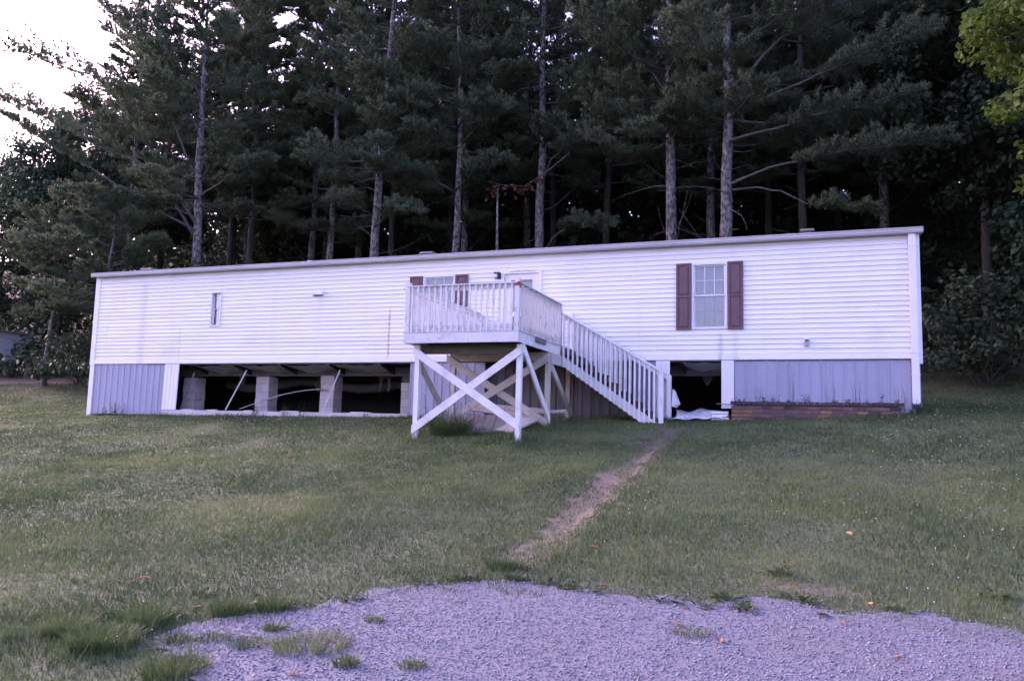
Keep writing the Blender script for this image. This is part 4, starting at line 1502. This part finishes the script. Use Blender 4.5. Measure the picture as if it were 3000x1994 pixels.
t1 = pine_meshes('sweeping_pine', 101, 19, 8.0, 4.2, .25, cust, lean=(-.3, 0), dead=14)
place_tree('pine_tree', t1, x, y, 'wide pine at the left with long limbs sweeping up into the open sky', GP)
# pines with their own lower plumes
x, y = 2.26, 11.0
cust = [(rel(x, y, [(2.3, 11, 6.3), (3.3, 10.3, 6.8), (4.4, 9.6, 6.75), (5.1, 9.3, 6.5)]), .3, 1.0, .035),
        (rel(x, y, [(2.2, 11, 6.9), (2.0, 10.2, 7.3), (1.3, 9.5, 7.3)]), .3, 1.0, .03),
        (rel(x, y, [(2.1, 11, 10.9), (1.2, 10.3, 11.42), (-.2, 9.6, 11.5)]), .25, 1.15, .04),
        (rel(x, y, [(2.1, 11, 10.7), (3.28, 10.3, 11.35), (4.73, 9.6, 10.82)]), .25, 1.15, .04)]
t4 = pine_meshes('pine_b', 104, 21, 8.2, 3.7, .22, cust, dead=20, lean=(.35, 0))
place_tree('pine_tree', t4, x, y, 'pale trunked pine rising behind the roof left of the deck', GP)
x, y = 5.40, 12.0
cust = [(rel(x, y, [(5.35, 12, 8.0), (4.6, 11, 8.5), (3.4, 10.3, 8.6), (2.7, 10, 8.4)]), .25, 1.2, .045),
        (rel(x, y, [(5.35, 12, 8.0), (6.67, 11, 8.55), (8.2, 10.3, 8.5)]), .25, 1.2, .045),
        (rel(x, y, [(5.41, 12, 10.6), (4.5, 11, 10.9), (3.8, 10, 10.6)]), .25, 1.1, .04),
        (rel(x, y, [(5.4, 12, 10.7), (6.88, 11, 11.06), (8.2, 10, 10.5)]), .25, 1.1, .04)]
t5 = pine_meshes('pine_c', 105, 21, 9.2, 3.8, .18, cust, dead=20, lean=(-.25, .2))
place_tree('pine_tree', t5, x, y, 'pine directly behind the kitchen window with a broad low foliage plume', GP)
x, y = 8.76, 13.0
cust = [(rel(x, y, [(8.75, 13, 8.4), (9.6, 12.2, 9.3), (11.0, 11, 9.3), (12.4, 10, 8.5)]), .3, 1.25, .05),
        (rel(x, y, [(8.75, 13, 9.8), (10.2, 12, 11.2), (11.4, 11, 11.4), (12.6, 10.5, 11.0)]), .3, 1.2, .05),
        (rel(x, y, [(8.75, 13, 10.0), (8.2, 12, 10.9), (7.2, 11, 11.0)]), .3, 1.2, .05),
        (rel(x, y, [(8.75, 13, 5.6), (10.3, 12, 6.3), (12.0, 11, 6.0)]), .35, 1.0, .04)]
t7 = pine_meshes('pine_d', 107, 23, 9.0, 3.6, .22, cust, dead=12)
place_tree('pine_tree', t7, x, y, 'dark trunked tall pine standing straight behind the front door', GP)
x, y = 14.28, 11.0
cust = [(rel(x, y, [(14.2, 11, 9.0), (13.21, 10.2, 9.6), (11.9, 9.5, 9.75)]), .2, 1.25, .05),
        (rel(x, y, [(14.2, 11, 8.8), (15.0, 10.2, 9.5), (15.8, 9.6, 9.5)]), .2, 1.2, .045),
        (rel(x, y, [(14.2, 11, 10.5), (13.0, 10.4, 12.0), (11.5, 10, 12.6)]), .3, 1.2, .045)]
t9 = pine_meshes('pine_e', 109, 20, 8.6, 4.2, .24, cust, dead=22, lean=(-.3, 0))
place_tree('pine_tree', t9, x, y, 'speckled grey pine trunk just left of the right window', GP)
x, y = 16.04, 10.0
cust = [(rel(x, y, [(16.07, 10, 9.04), (18.16, 9.6, 9.71), (20.2, 9.2, 10.1), (22.3, 8.8, 10.7)]), .5, 1.3, .06),
        (rel(x, y, [(16.1, 10, 8.15), (17.78, 9.5, 8.4), (19.89, 9.1, 8.6), (21.8, 8.8, 8.7)]), .38, 1.1, .055),
        (rel(x, y, [(16.1, 10, 6.7), (17.65, 9.6, 7.17), (19.87, 9.2, 7.25), (22.5, 8.8, 7.3)]), .36, 1.1, .05),
        (rel(x, y, [(16.1, 10, 6.6), (17.64, 9.7, 6.5), (19.1, 9.4, 5.7), (20.7, 9.2, 5.4)]), .6, .9, .035),
        (rel(x, y, [(16.1, 10, 9.8), (18.0, 9.6, 11.4), (20.0, 9.3, 12.2), (22.6, 9.0, 12.8)]), .35, 1.3, .06),
        (rel(x, y, [(16.1, 10, 8.9), (15.1, 9.4, 9.3), (14.3, 8.9, 9.2)]), .25, 1.1, .04)]
t10 = pine_meshes('pine_f', 110, 19, 8.8, 4.6, .25, cust, dead=22, lean=(.3, 0))
place_tree('pine_tree', t10, x, y, 'pine above the right window, long limbs reaching right over the roof', GP)
# other pines share three crowns
va = pine_meshes('pine_g', 201, 20, 6.5, 3.8, .17, dead=14, bark='bark_dark')  # rear-row pine, forest gloom put into its darker bark colour
vb = pine_meshes('pine_h', 202, 22, 6.0, 4.0, .19, dead=12, whorl=.95)
OTHER = [(-6.87, 15.0, va, .4, 1.05, 'slim pine just right of the wide sweeping pine'),
         (-2.19, 15.0, vb, 2.1, 1.0, 'slender pine with a thin companion stem above the left roof'),
         (10.5, 17.0, va, 4.4, 1.05, 'ivy dark pine trunk between the door and the right window'),
         (-14.5, 15.0, vb, 1.2, 1.0, 'full pine beyond the far left end of the home'),
         (-11.0, 19.0, va, 3.0, 1.0, 'pine deep in the gap left of the sweeping pine'),
         (-3.8, 20.0, vb, 5.0, 1.1, 'pine in the second row above the narrow window'),
         (-5.0, 17.5, vb, .7, 1.1, 'pine in the second row between the sweeping pine and the slender one'),
         (-12.5, 22.0, vb, 2.6, 1.15, 'pine in the third row far left below the open sky'),
         (3.4, 17.5, vb, 5.8, 1.0, 'pine in the second row right of the pale trunk beside the deck'),
         (7.0, 20.0, va, 1.6, 1.1, 'pine in the second row left of the front door'),
         (-7.8, 23.0, vb, 4.0, 1.1, 'pine in the third row behind the narrow window'),
         (17.0, 19.5, va, .3, 1.1, 'pine in the third row above the right window'),
         (-9.3, 16.5, va, 1.1, 1.1, 'pine in the second row right behind the sweeping pine'),
         (.2, 16.5, va, 3.9, 1.0, 'pine in the second row left of the pale trunk beside the deck'),
         (1.0, 21.0, va, .9, 1.1, 'pine in the second row above the exhaust hood'),
         (5.0, 22.0, vb, 3.3, 1.1, 'pine in the second row between the two pale trunks'),
         (12.8, 19.5, va, 5.5, 1.1, 'pine in the second row above the stairs'),
         (15.0, 16.5, vb, 1.9, 1.1, 'pine in the second row behind the two speckled trunks'),
         (18.6, 15.0, va, 2.7, 1.1, 'pine in the second row above the right end of the roof'),
         (21.5, 17.0, vb, 4.1, 1.1, 'pine behind the right corner of the home')]
for x, y, v, rz, s, lab in OTHER:
    place_tree('pine_tree', v, x, y, lab, GP, rz, s)
vd = pine_meshes('low_pine', 204, 8.2, 4.0, 4.4, .13, dead=6, whorl=.55)
YP = [(-9.8, 9.6, 2.2, 1.0, 'low spreading pine with pale boughs beside the left end of the home'), (-14.2, 10.6, 4.9, .95, 'low spreading pine cut by the left edge')]
for x, y, rz, s, lab in YP:
    place_tree('spreading_pine', vd, x, y, lab, 'low pines at the left', rz, s)


# broadleaf trees
def leaf_soup(centres, radii, count, size, rg, droop=.2, lobes=1):
    """leaves (two triangles, folded) through clumps; most near the clump surface"""
    n = len(centres)
    c = np.repeat(np.arange(n), count)
    m = len(c)
    d = unit(rg.normal(0, 1, (m, 3)))
    r = rg.uniform(.35, 1.0, m) ** .6
    p = centres[c] + d * (radii[c] * r[:, None])
    nrm = unit(d * .6 + rg.normal(0, .5, (m, 3)) + np.array([0, 0, .6]))
    a = unit(np.cross(nrm, rg.normal(0, 1, (m, 3))))
    b = np.cross(nrm, a)
    s = size * rg.uniform(.6, 1.25, m)[:, None]
    P = np.empty((m, 4, 3), np.float32)
    P[:, 0] = p - a * s * .5
    P[:, 1] = p + b * s * .34 - nrm * s * droop * .5
    P[:, 2] = p + a * s * .6 - nrm * s * droop
    P[:, 3] = p - b * s * .34 - nrm * s * droop * .5
    F = (np.arange(m)[:, None, None] * 4 + np.array([(0, 1, 2), (0, 2, 3)])[None]).reshape(-1, 3)
    return P.reshape(-1, 3), F


def broadleaf(name, seed, H, r0, crown_c, crown_r, clumps, per, leaf, mat, bark='bark_dark', clump_r=.8):
    rg = np.random.default_rng(seed)
    wood = MB()
    cz = crown_c[2]
    trunk = [(0, 0, -.5), (.05, .02, H * .25), (-.04, .08, H * .5), (crown_c[0] * .5, crown_c[1] * .5, cz), (crown_c[0], crown_c[1], cz + crown_r[2] * .6)]
    wood.tube(trunk, [r0 * 1.25, r0, r0 * .8, r0 * .5, r0 * .12], 8)
    d = unit(rg.normal(0, 1, (clumps, 3)))
    rr = rg.uniform(.25, 1, clumps) ** .5
    C = np.array(crown_c) + d * rr[:, None] * np.array(crown_r)
    Rr = np.stack([rg.uniform(.6, 1.3, clumps)] * 2 + [rg.uniform(.35, .75, clumps)], -1) * clump_r
    for i in range(0, clumps, 2):
        zt = np.clip(C[i][2] - rg.uniform(.5, 2.5), H * .2, H * .9)
        f = np.interp(zt, [t[2] for t in trunk], np.arange(len(trunk)))
        k = int(min(f, len(trunk) - 2)); u = f - k
        p0 = np.array(trunk[k]) * (1 - u) + np.array(trunk[k + 1]) * u
        mid = (p0 + C[i]) / 2 + rg.normal(0, .2, 3)
        wood.tube([p0, mid, C[i]], [r0 * .22, r0 * .14, .006], 4)
    P, F = leaf_soup(C, Rr, per, leaf, rg)
    return wood.mesh(name + '_wood', M[bark], True), np_mesh(name + '_crown', P, F, M[mat]), len(F)


lime = broadleaf('lime_tree', 301, 8.5, .16, (-.4, 0, 8.0), (3.7, 3.2, 4.6), 230, 115, .17, 'leaf_lime', clump_r=.66)
place_tree('broadleaf_tree', lime, 26.35, 2.0, 'bright yellow green tree leaning in from the right edge', None)
ba = broadleaf('forest_tree_a', 302, 15, .16, (0, 0, 11.0), (3.6, 3.6, 6.5), 130, 260, .21, 'leaf_dark', clump_r=1.15)
bb = broadleaf('forest_tree_b', 303, 12, .13, (0, 0, 7.5), (3.4, 3.4, 6.0), 110, 280, .20, 'leaf_bush', clump_r=1.15)
FOREST = [(24.5, 14, ba), (27.5, 11.5, bb), (29, 17, ba), (23.0, 21, bb), (26.5, 23, ba), (31, 13, bb), (20, 23, ba), (17.5, 25, bb), (14, 27, ba), (32, 24, ba), (29.5, 30, bb), (24, 31, ba), (19, 32, bb), (11, 26, bb),
          (8, 29, ba), (3, 28, bb), (-2, 27, ba), (-7.5, 25, bb), (-13, 25, bb), (-18, 21, ba), (-20, 16, bb), (-24, 22, ba), (-26, 17, bb), (-16, 31, bb), (-9, 33, ba), (0, 35, bb), (14, 36, ba), (9, 37, bb), (35, 19, ba), (34, 30, bb)]
random.seed(9)
side = {1: 'right', -1: 'left'}
for i, (x, y, v) in enumerate(FOREST):
    lab = 'dark leafy forest tree in the gloom far behind the right corner of the home' if x > 16 else ('dark leafy forest tree far behind the middle of the roof' if x > -5 else 'dark leafy forest tree far behind the left end of the home')
    gp = 'forest trees behind the right corner' if x > 16 else ('forest trees behind the roof' if x > -5 else 'forest trees behind the left end')
    place_tree('forest_tree', v, x, y, lab, gp, random.uniform(0, 6.28), random.uniform(.9, 1.15))


# undergrowth and bushes
def undergrowth():
    rg = np.random.default_rng(77)
    n = 2400
    x = rg.uniform(-30, 38, n); y = rg.uniform(12, 38, n)
    C = np.stack([x, y, gz(x, y) + .1 + 4.2 * rg.random(n) ** 1.6 * np.clip((y - 12) / 8, .2, 1.5)], -1)
    Rr = np.stack([rg.uniform(.5, 1.3, n), rg.uniform(.5, 1.3, n), rg.uniform(.4, 1.0, n)], -1)
    P, F = leaf_soup(C, Rr, 34, .34, rg)
    return link_mesh('undergrowth', np_mesh('undergrowth', P, F, M['leaf_dark']))


def woodland():
    rg = np.random.default_rng(78)
    n = 1500
    x = rg.uniform(-46, 46, n); y = rg.uniform(34, 54, n)
    top = 5.5 + 4.0 * vnoise(x, y, .16, 61) + 3 * vnoise(x, y, .5, 62) + 9 * np.clip((x - 8) / 14, 0, 1)
    C = np.stack([x, y, gz(x, y) + rg.uniform(0, 1, n) ** .8 * top], -1)
    Rr = np.stack([rg.uniform(.9, 1.9, n), rg.uniform(.9, 1.9, n), rg.uniform(.7, 1.4, n)], -1)
    P, F = leaf_soup(C, Rr, 44, .62, rg)
    return link_mesh('far_woodland', np_mesh('far_woodland', P, F, M['leaf_dark']))


tag(woodland(), 'dark far woodland closing the hillside behind the pines', 'woodland', kind='stuff')
tag(undergrowth(), 'dark leafy undergrowth covering the forest floor', 'undergrowth', kind='stuff')


def bush(x, y, h, w, mat, label, seed, leaf=.16, clumps=38, per=90, group=None):
    rg = np.random.default_rng(seed)
    b = empty('bush', (x, y, G(x, y)))
    tag(b, label, 'bush', group)
    wd = MB()
    a = rg.uniform(0, 6.28, clumps); r = rg.uniform(0, 1, clumps) ** .6 * w
    C = np.stack([np.cos(a) * r, np.sin(a) * r, rg.uniform(.2, 1, clumps) * h * (1 - .5 * (r / w) ** 2)], -1)
    for c in C[::3]:
        wd.tube([(rg.normal(0, .1), rg.normal(0, .1), -.1), c * .5 + rg.normal(0, .08, 3), c], [.025, .016, .005], 4)
    Rr = np.stack([rg.uniform(.3, .6, clumps)] * 2 + [rg.uniform(.2, .4, clumps)], -1) * (w / 1.6)
    P, F = leaf_soup(C, Rr, per, leaf, rg)
    for nm, me in (('stem', wd.mesh('stem', M['bark_dark'])), ('foliage', np_mesh('foliage', P, F, M[mat]))):
        o = bpy.data.objects.new(nm, me)
        col.objects.link(o)
        o.parent = b
        if nm == 'foliage':
            o['kind'] = 'stuff'


bush(23.3, 8.6, 3.4, 1.8, 'leaf_dark', 'broad evergreen bush beside the right corner of the home', 401)
bush(25.6, 8.0, 3.2, 1.7, 'leaf_dark', 'evergreen bush cut by the right edge', 402)
bush(22.6, 10.8, 2.2, 1.4, 'leaf_dark', 'low dark bush close behind the right downspout', 403)
bush(-7.2, 8.5, 2.2, 1.7, 'leaf_dark', 'dark bush against the left end of the home', 404)
bush(-12.5, 11.0, 2.4, 2.0, 'leaf_dark', 'dark shrub left of the home under the young pines', 405)
bush(-4.5, 9.0, 5.2, 1.6, 'leaf_bush', 'tall leafy bush peeking over the roof at the left', 406)

# thin bare stem and dead leafy branch above the roof
snag = MB()
snag.tube([(7.74, 11, G(7.74, 11) - .2), (7.72, 11, 3), (7.70, 11, 5.5), (7.66, 11, 7.7)], [.07, .06, .05, .03], 7)
snag.tube([(7.71, 11, 4.6), (8.3, 10.8, 5.0), (8.9, 10.7, 5.05)], [.02, .014, .005], 4)
tag(snag.build('dead_sapling', M['bark'], None, True), 'thin bare dead sapling behind the middle of the roof', 'tree')
db = empty('dead_branch', (9.3, 9.6, 7.1))
tag(db, 'drooping branch with rust brown dead leaves above the front door', 'branch')
MB().tube([(10.6, 10.6, 8.6), (9.91, 10.0, 7.75), (9.3, 9.5, 7.14), (8.5, 9.0, 7.12), (8.1, 8.9, 7.25)], [.03, .025, .018, .012, .005], 5).build('twig', M['bark_dark'], db)
rg = np.random.default_rng(5)
tt = rg.uniform(.3, 1, 46)
cx = np.interp(tt, [0, .25, .55, .85, 1], [10.6, 9.91, 9.3, 8.5, 8.1]); cy = np.interp(tt, [0, .25, .55, .85, 1], [10.6, 10.0, 9.5, 9.0, 8.9]); cz = np.interp(tt, [0, .25, .55, .85, 1], [8.6, 7.75, 7.14, 7.12, 7.25])
P, F = leaf_soup(np.stack([cx, cy, cz - rg.uniform(.05, .85, 46) * rg.random(46)], -1) - ORG[db], np.full((46, 3), .08), 4, .12, rg, .6)
o = link_mesh('dead_leaf', np_mesh('dead_leaf', P, F, M['leaf_dead']), db, ORG[db])
o['kind'] = 'stuff'


# ------------------------------------------------------------------ weeds, tufts and fallen leaves
def blades_mesh(name, n, r, h, rg, mat, tint, w=.005, splay=.6):
    a = rg.uniform(0, 6.283, n); q = np.sqrt(rg.random(n)) * r
    x, y = np.cos(a) * q, np.sin(a) * q
    hh = h * rg.uniform(.45, 1.0, n)
    la = a + rg.normal(0, .7, n)
    ln = hh * rg.uniform(.1, splay, n) * (.4 + q / max(r, 1e-3))
    wa = rg.uniform(0, 6.283, n); ww = w * rg.uniform(.6, 1.3, n)
    P = np.empty((n, 5, 3))
    dx, dy = np.cos(wa) * ww, np.sin(wa) * ww
    P[:, 0] = np.stack([x - dx, y - dy, np.full(n, -.02)], -1)
    P[:, 1] = np.stack([x + dx, y + dy, np.full(n, -.02)], -1)
    mx, my = x + np.cos(la) * ln * .35, y + np.sin(la) * ln * .35
    P[:, 2] = np.stack([mx + dx * .8, my + dy * .8, hh * .62], -1)
    P[:, 3] = np.stack([mx - dx * .8, my - dy * .8, hh * .62], -1)
    P[:, 4] = np.stack([x + np.cos(la) * ln, y + np.sin(la) * ln, hh], -1)
    F = (np.arange(n)[:, None, None] * 5 + np.array([(0, 1, 2), (0, 2, 3), (3, 2, 4)])[None]).reshape(-1, 3)
    t = np.repeat(np.clip(tint + rg.normal(0, .12, n), .05, 1), 5)
    return np_mesh(name, P.reshape(-1, 3), F, mat, attrs={'tint': t})


def tuft(x, y, n, r, h, tint, seed, label, group, splay=.6, w=.0026):
    rg = np.random.default_rng(seed)
    o = link_mesh('grass_tuft', blades_mesh('grass_tuft', n, r, h, rg, M['grass'], tint, w, splay), None, (x, y, G(x, y) + .01))
    tag(o, label, 'grass tuft', group)


GT = 'grass tufts on the gravel'
TUFTS = [(14.93, -12.31, 260, .13, .15, .3, 'dark grass tuft where the gravel meets the lawn, left of its twin'), (15.18, -12.12, 240, .12, .14, .32, 'dark grass tuft where the gravel meets the lawn, right of its twin'),
         (14.57, -12.73, 380, .17, .17, .34, 'thick grass tuft on the gravel tip at the far left'), (15.07, -12.98, 160, .09, .08, .30, 'small dark tuft in the left pocket of the gravel'),
         (15.24, -12.85, 150, .11, .06, .36, 'flat ragged tuft second from the left on the gravel'), (15.53, -12.88, 170, .12, .07, .38, 'ragged green tuft just left of the airy brown clump'),
         (15.49, -12.55, 150, .07, .07, .42, 'round bright tuft above the airy brown clump'), (15.93, -12.77, 420, .24, .10, .58, 'wide airy clump of brownish grass on the gravel'),
         (16.33, -13.0, 120, .07, .10, .42, 'narrow upright tuft right of the airy brown clump'), (16.05, -12.16, 90, .06, .06, .45, 'tiny tuft alone on the open gravel left of the middle'),
         (16.71, -12.89, 130, .07, .06, .45, 'small tuft at the bottom middle of the gravel'), (14.67, -13.2, 700, .20, .16, .40, 'big shaggy grass clump in the bottom left corner'),
         (15.45, -13.42, 420, .18, .11, .40, 'low leafy grass clump at the bottom edge left of the gravel'), (18.17, -11.72, 140, .12, .05, .45, 'flat lone tuft on the right half of the gravel'),
         (14.2, -13.05, 420, .17, .14, .46, 'tall dry clump at the left below the lawn'), (16.37, -10.47, 420, .15, .14, .28, 'dark tuft at the foot of the dirt path')]
for i, (x, y, n, r, h, t, lab) in enumerate(TUFTS):
    tuft(x, y, int(n * 1.3), r, h * .85, t, 600 + i, lab, GT, 1.6 if h < .09 else 1.2)


def leaf_quad(p, d, up, l, w):
    d = unit(np.array(d, float)); s = unit(np.cross(d, up)); n = np.cross(s, d)
    p = np.array(p, float)
    return [p, p + d * l * .4 + s * w * .5 + n * l * .08, p + d * l, p + d * l * .4 - s * w * .5 + n * l * .08]


def weed(x, y, h, stems, seed, label, group=None, mat='weed', leaf=.07, spread=.12, z=None, rosette=0, lw=.45):
    rg = np.random.default_rng(seed)
    mb = MB()
    for k in range(stems):
        a = rg.uniform(0, 6.28)
        b = np.array([math.cos(a), math.sin(a), 0]) * spread * rg.uniform(0, 1)
        t = b * rg.uniform(1.2, 2.2) + np.array([0, 0, h * rg.uniform(.6, 1.05)])
        m_ = (b + t) / 2 + rg.normal(0, .02, 3)
        mb.tube([b - np.array([0, 0, .03]), m_, t], [.004, .003, .0015], 3, False)
        for j in range(int(5 + h * 16)):
            f = rg.uniform(.12, 1)
            p = b + (t - b) * f
            aa = rg.uniform(0, 6.28)
            L = leaf * rg.uniform(.5, 1.1) * (1.15 - .5 * f)
            mb.poly(leaf_quad(p, (math.cos(aa), math.sin(aa), rg.uniform(-.2, .7)), (0, 0, 1), L, L * lw), [(0, 1, 2, 3)])
    for k in range(rosette):
        aa = rg.uniform(0, 6.28)
        L = leaf * rg.uniform(.6, 1.2)
        p = np.array([math.cos(aa), math.sin(aa), 0]) * rg.uniform(0, spread)
        mb.poly(leaf_quad(p + np.array([0, 0, rg.uniform(.0, .02)]), (math.cos(aa), math.sin(aa), rg.uniform(.0, .8)), (0, 0, 1), L, L * .5), [(0, 1, 2, 3)])
    o = link_mesh('weed', mb.mesh('weed', M[mat]), None, (x, y, G(x, y) if z is None else z))
    tag(o, label, 'weed', group)


ROS = [(18.31, -10.91, 30, 'dark spiky weed standing out on the middle of the gravel edge'), (17.82, -11.03, 24, 'flat leafy weed left of the dark spiky one on the gravel edge'), (18.12, -11.13, 18, 'small leafy weed just below the dark spiky one'),
       (17.27, -11.01, 20, 'sparse low weed creeping onto the gravel right of the path'), (17.02, -10.94, 26, 'broad leaved weed on the gravel edge right of the path'), (16.61, -10.84, 34, 'large broad leaved weed right beside the gravel point under the path'),
       (16.15, -10.98, 34, 'large broad leaved weed left of the gravel point under the path'), (18.48, -11.1, 22, 'low weed right of the dark spiky one on the gravel'), (18.83, -10.78, 26, 'low leafy weed below the bare dirt patch'),
       (20.2, -10.2, 34, 'leafy weed near the right edge above the gravel'), (18.7, -10.12, 30, 'bright green leafy weed above the bare dirt patch'), (15.92, -11.17, 26, 'low leafy weed on the left slope of the gravel edge'),
       (15.6, -11.75, 26, 'leafy weed in the grass spit left of the gravel'), (19.5, -10.85, 20, 'low weed beside the orange leaf on the gravel edge'), (14.35, -12.0, 14, 'single upright weed in the lawn left of the gravel')]
for i, (x, y, n, lab) in enumerate(ROS):
    weed(x, y, .10, 1 if i not in (0, 10) else 3, 700 + i, lab, 'weeds along the gravel edge', leaf=.085, spread=.11, rosette=n, mat='weed')
tuft(12.38, -3.02, 1000, .36, .46, .12, 730, 'thick dark grass clump between the front deck legs', None, 1.2, .0032)
weed(12.42, -2.95, .62, 34, 731, 'big dark weed clump inside the front left leg of the deck', None, 'weed_dark', .085, .36, lw=.2, rosette=40)
weed(12.05, -2.75, .80, 10, 732, 'tall thin seeding weed behind the front left deck leg', None, 'weed_dark', .07, .2, lw=.16)
weed(13.0, -3.05, .22, 20, 733, 'low leafy weeds in front of the scrap heap', None, 'weed', .07, .40, lw=.35)
weed(1.18, -.16, .42, 14, 734, 'bushy weed growing against the left skirting', None, 'weed', .08, .22)
weed(.75, -.14, .28, 6, 735, 'small wispy weed left of the bushy one on the skirting', None, 'weed_dark', .05, .15, lw=.2)
for i, (x, h, lab) in enumerate(((5.62, .34, 'weed on the sill below the second block pier'), (6.52, .42, 'tall weed in the middle of the long opening'), (7.12, .38, 'weed on the sill left of the third block pier'), (8.9, .16, 'short weed near the right end of the sill'))):
    weed(x, -.13, h, 7, 740 + i, lab, 'weeds along the sill', 'weed', .06, .12)
for i, (x, y, h, lab) in enumerate(((14.6, -.55, .16, 'leafy weed under the top of the stairs'), (14.95, -.55, .18, 'leafy weed under the middle of the stairs'), (15.25, -.6, .14, 'leafy weed under the lower stairs'), (14.2, -1.1, .14, 'leafy weed at the foot of the middle deck post'), (16.35, -.95, .18, 'weed in front of the bottom stair post'))):
    weed(x, y, h, 9, 750 + i, lab, 'weeds around the stairs', 'weed', .06, .2)
PW = [(17.50, .16, 'leafy weed at the left corner of the planter'), (17.95, .22, 'upright weed second from the left in the planter'), (18.13, .18, 'weed beside the white strip in the planter'), (18.45, .13, 'low spreading weed in the planter below the outlet box'),
      (18.80, .22, 'bushy weed right of the outlet box in the planter'), (19.25, .10, 'short weed in the right half of the planter'), (19.55, .14, 'low weed in the middle of the right half of the planter'), (19.85, .12, 'small weed left of the tall stalk in the planter'),
      (20.12, .30, 'tall single leafy stalk near the right end of the planter'), (20.38, .12, 'low weed at the right end of the planter')]
for i, (x, h, lab) in enumerate(PW):
    weed(x, -.38 + .1 * math.sin(i * 2.1), h, 2 if 'stalk' in lab else 6, 770 + i, lab, 'weeds in the brick planter', 'weed', .085, .03 if 'stalk' in lab else .12, z=-.93, rosette=14)
for i, (x, h, lab) in enumerate(((17.9, .45, 'wispy seed grass at the left of the planter'), (18.5, .62, 'tallest wispy seed grass in the planter'), (19.15, .45, 'wispy seed grass in the middle of the planter'), (19.7, .5, 'wispy seed grass right of the middle of the planter'), (20.5, .4, 'wispy seed grass against the downspout'))):
    weed(x, -.30, h, 5, 790 + i, lab, 'seed grasses in the planter', 'weed_dark', .035, .10, z=-.93, lw=.12)
weed(20.75, -.45, .30, 16, 796, 'dark weed at the foot of the downspout', None, 'weed_dark', .07, .22)


def fallen_leaf(x, y, mat, size, seed, label):
    rg = np.random.default_rng(seed)
    n = 9
    pts = [(0, 0, .012)]
    for k in range(n):
        a = 6.283 * k / n
        r = size * (.5 + .5 * abs(math.cos(a * .5)) ** .6) * rg.uniform(.85, 1.1)
        pts.append((math.cos(a) * r, math.sin(a) * r * .62, .012 + .25 * size * abs(math.sin(a)) + rg.uniform(-.003, .006)))
    mb = MB().poly(pts, [(0, 1 + k, 1 + (k + 1) % n) for k in range(n)])
    mb.bar((size * .9, 0, .014), (size * 1.35, .006, .012), .003, .003)
    lift = .03 if not bool(gravel_mask(np.array([x]), np.array([y]))[0]) else .012
    o = link_mesh('fallen_leaf', mb.mesh('fallen_leaf', M[mat]), None, (x, y, G(x, y) + lift), (rg.uniform(-.2, .2), rg.uniform(-.2, .2), rg.uniform(0, 6.28)))
    tag(o, label, 'leaf', 'fallen leaves')


FL = [(16.97, -9.75, 'leaf_orange', .045, 'orange leaf on the lawn right of the dirt path'), (19.22, -8.7, 'leaf_orange', .065, 'yellow orange leaf lying alone on the right lawn'), (19.29, -10.82, 'leaf_orange', .06, 'large orange leaf on the right gravel edge'),
      (18.97, -11.11, 'leaf_brown', .06, 'curled brown leaf on gravel left of the large orange one'), (19.1, -11.24, 'leaf_brown', .035, 'small brown leaf below the curled brown one'), (18.36, -11.85, 'leaf_brown', .045, 'dark red brown leaf on the right half of the gravel'),
      (19.39, -11.82, 'leaf_orange', .035, 'pale orange leaf low on the right of the gravel'), (17.37, -10.93, 'leaf_brown', .045, 'red leaf on the gravel edge right of the path'), (18.06, -11.61, 'leaf_brown', .03, 'tiny brown leaf above the flat lone tuft'),
      (14.57, -12.46, 'leaf_orange', .04, 'leftmost of the three orange leaves by the gravel tip'), (14.69, -12.37, 'leaf_orange', .04, 'middle one of the three orange leaves by the gravel tip'), (15.02, -12.15, 'leaf_orange', .045, 'rightmost of the three orange leaves by the gravel tip'),
      (13.68, -11.83, 'leaf_orange', .05, 'orange leaf out on the left lawn'), (16.14, -13.25, 'leaf_orange', .04, 'orange leaf at the bottom edge of the gravel')]
for i, (x, y, m_, sz, lab) in enumerate(FL):
    fallen_leaf(x, y, m_, sz, 800 + i, lab)

# ------------------------------------------------------------------ shed and wire at the far left
zs = G(-20.2, 12.6)
sh = empty('shed', (-22.8, 14.0, zs))
tag(sh, 'pale grey shed cut by the left edge below the trees', 'shed')
MB().box((-24.6, 12.6, zs - .5), (-21.0, 15.4, zs + 2.35)).build('wall', M['shed_wall'], sh)
MB().prism_y([(-24.9, zs + 2.352), (-20.8, zs + 2.352), (-20.8, zs + 2.42), (-24.9, zs + 2.9)], 12.4, 15.6).build('roof', M['roof'], sh)
MB().box((-23.3, 12.56, zs - .1), (-22.3, 12.598, zs + 1.95)).build('door', M['trim'], sh)
wire = MB().tube([(-.02 + t * -21.2, 1.0 + 11.6 * t, 1.15 + (zs + 2.3 - 1.15) * t - .5 * math.sin(math.pi * t)) for t in np.linspace(0, 1, 24)], .005, 5).build('utility_wire', M['wire'], None, True)
tag(wire, 'thin dark wire running from the left end of the home to the shed', 'wire')
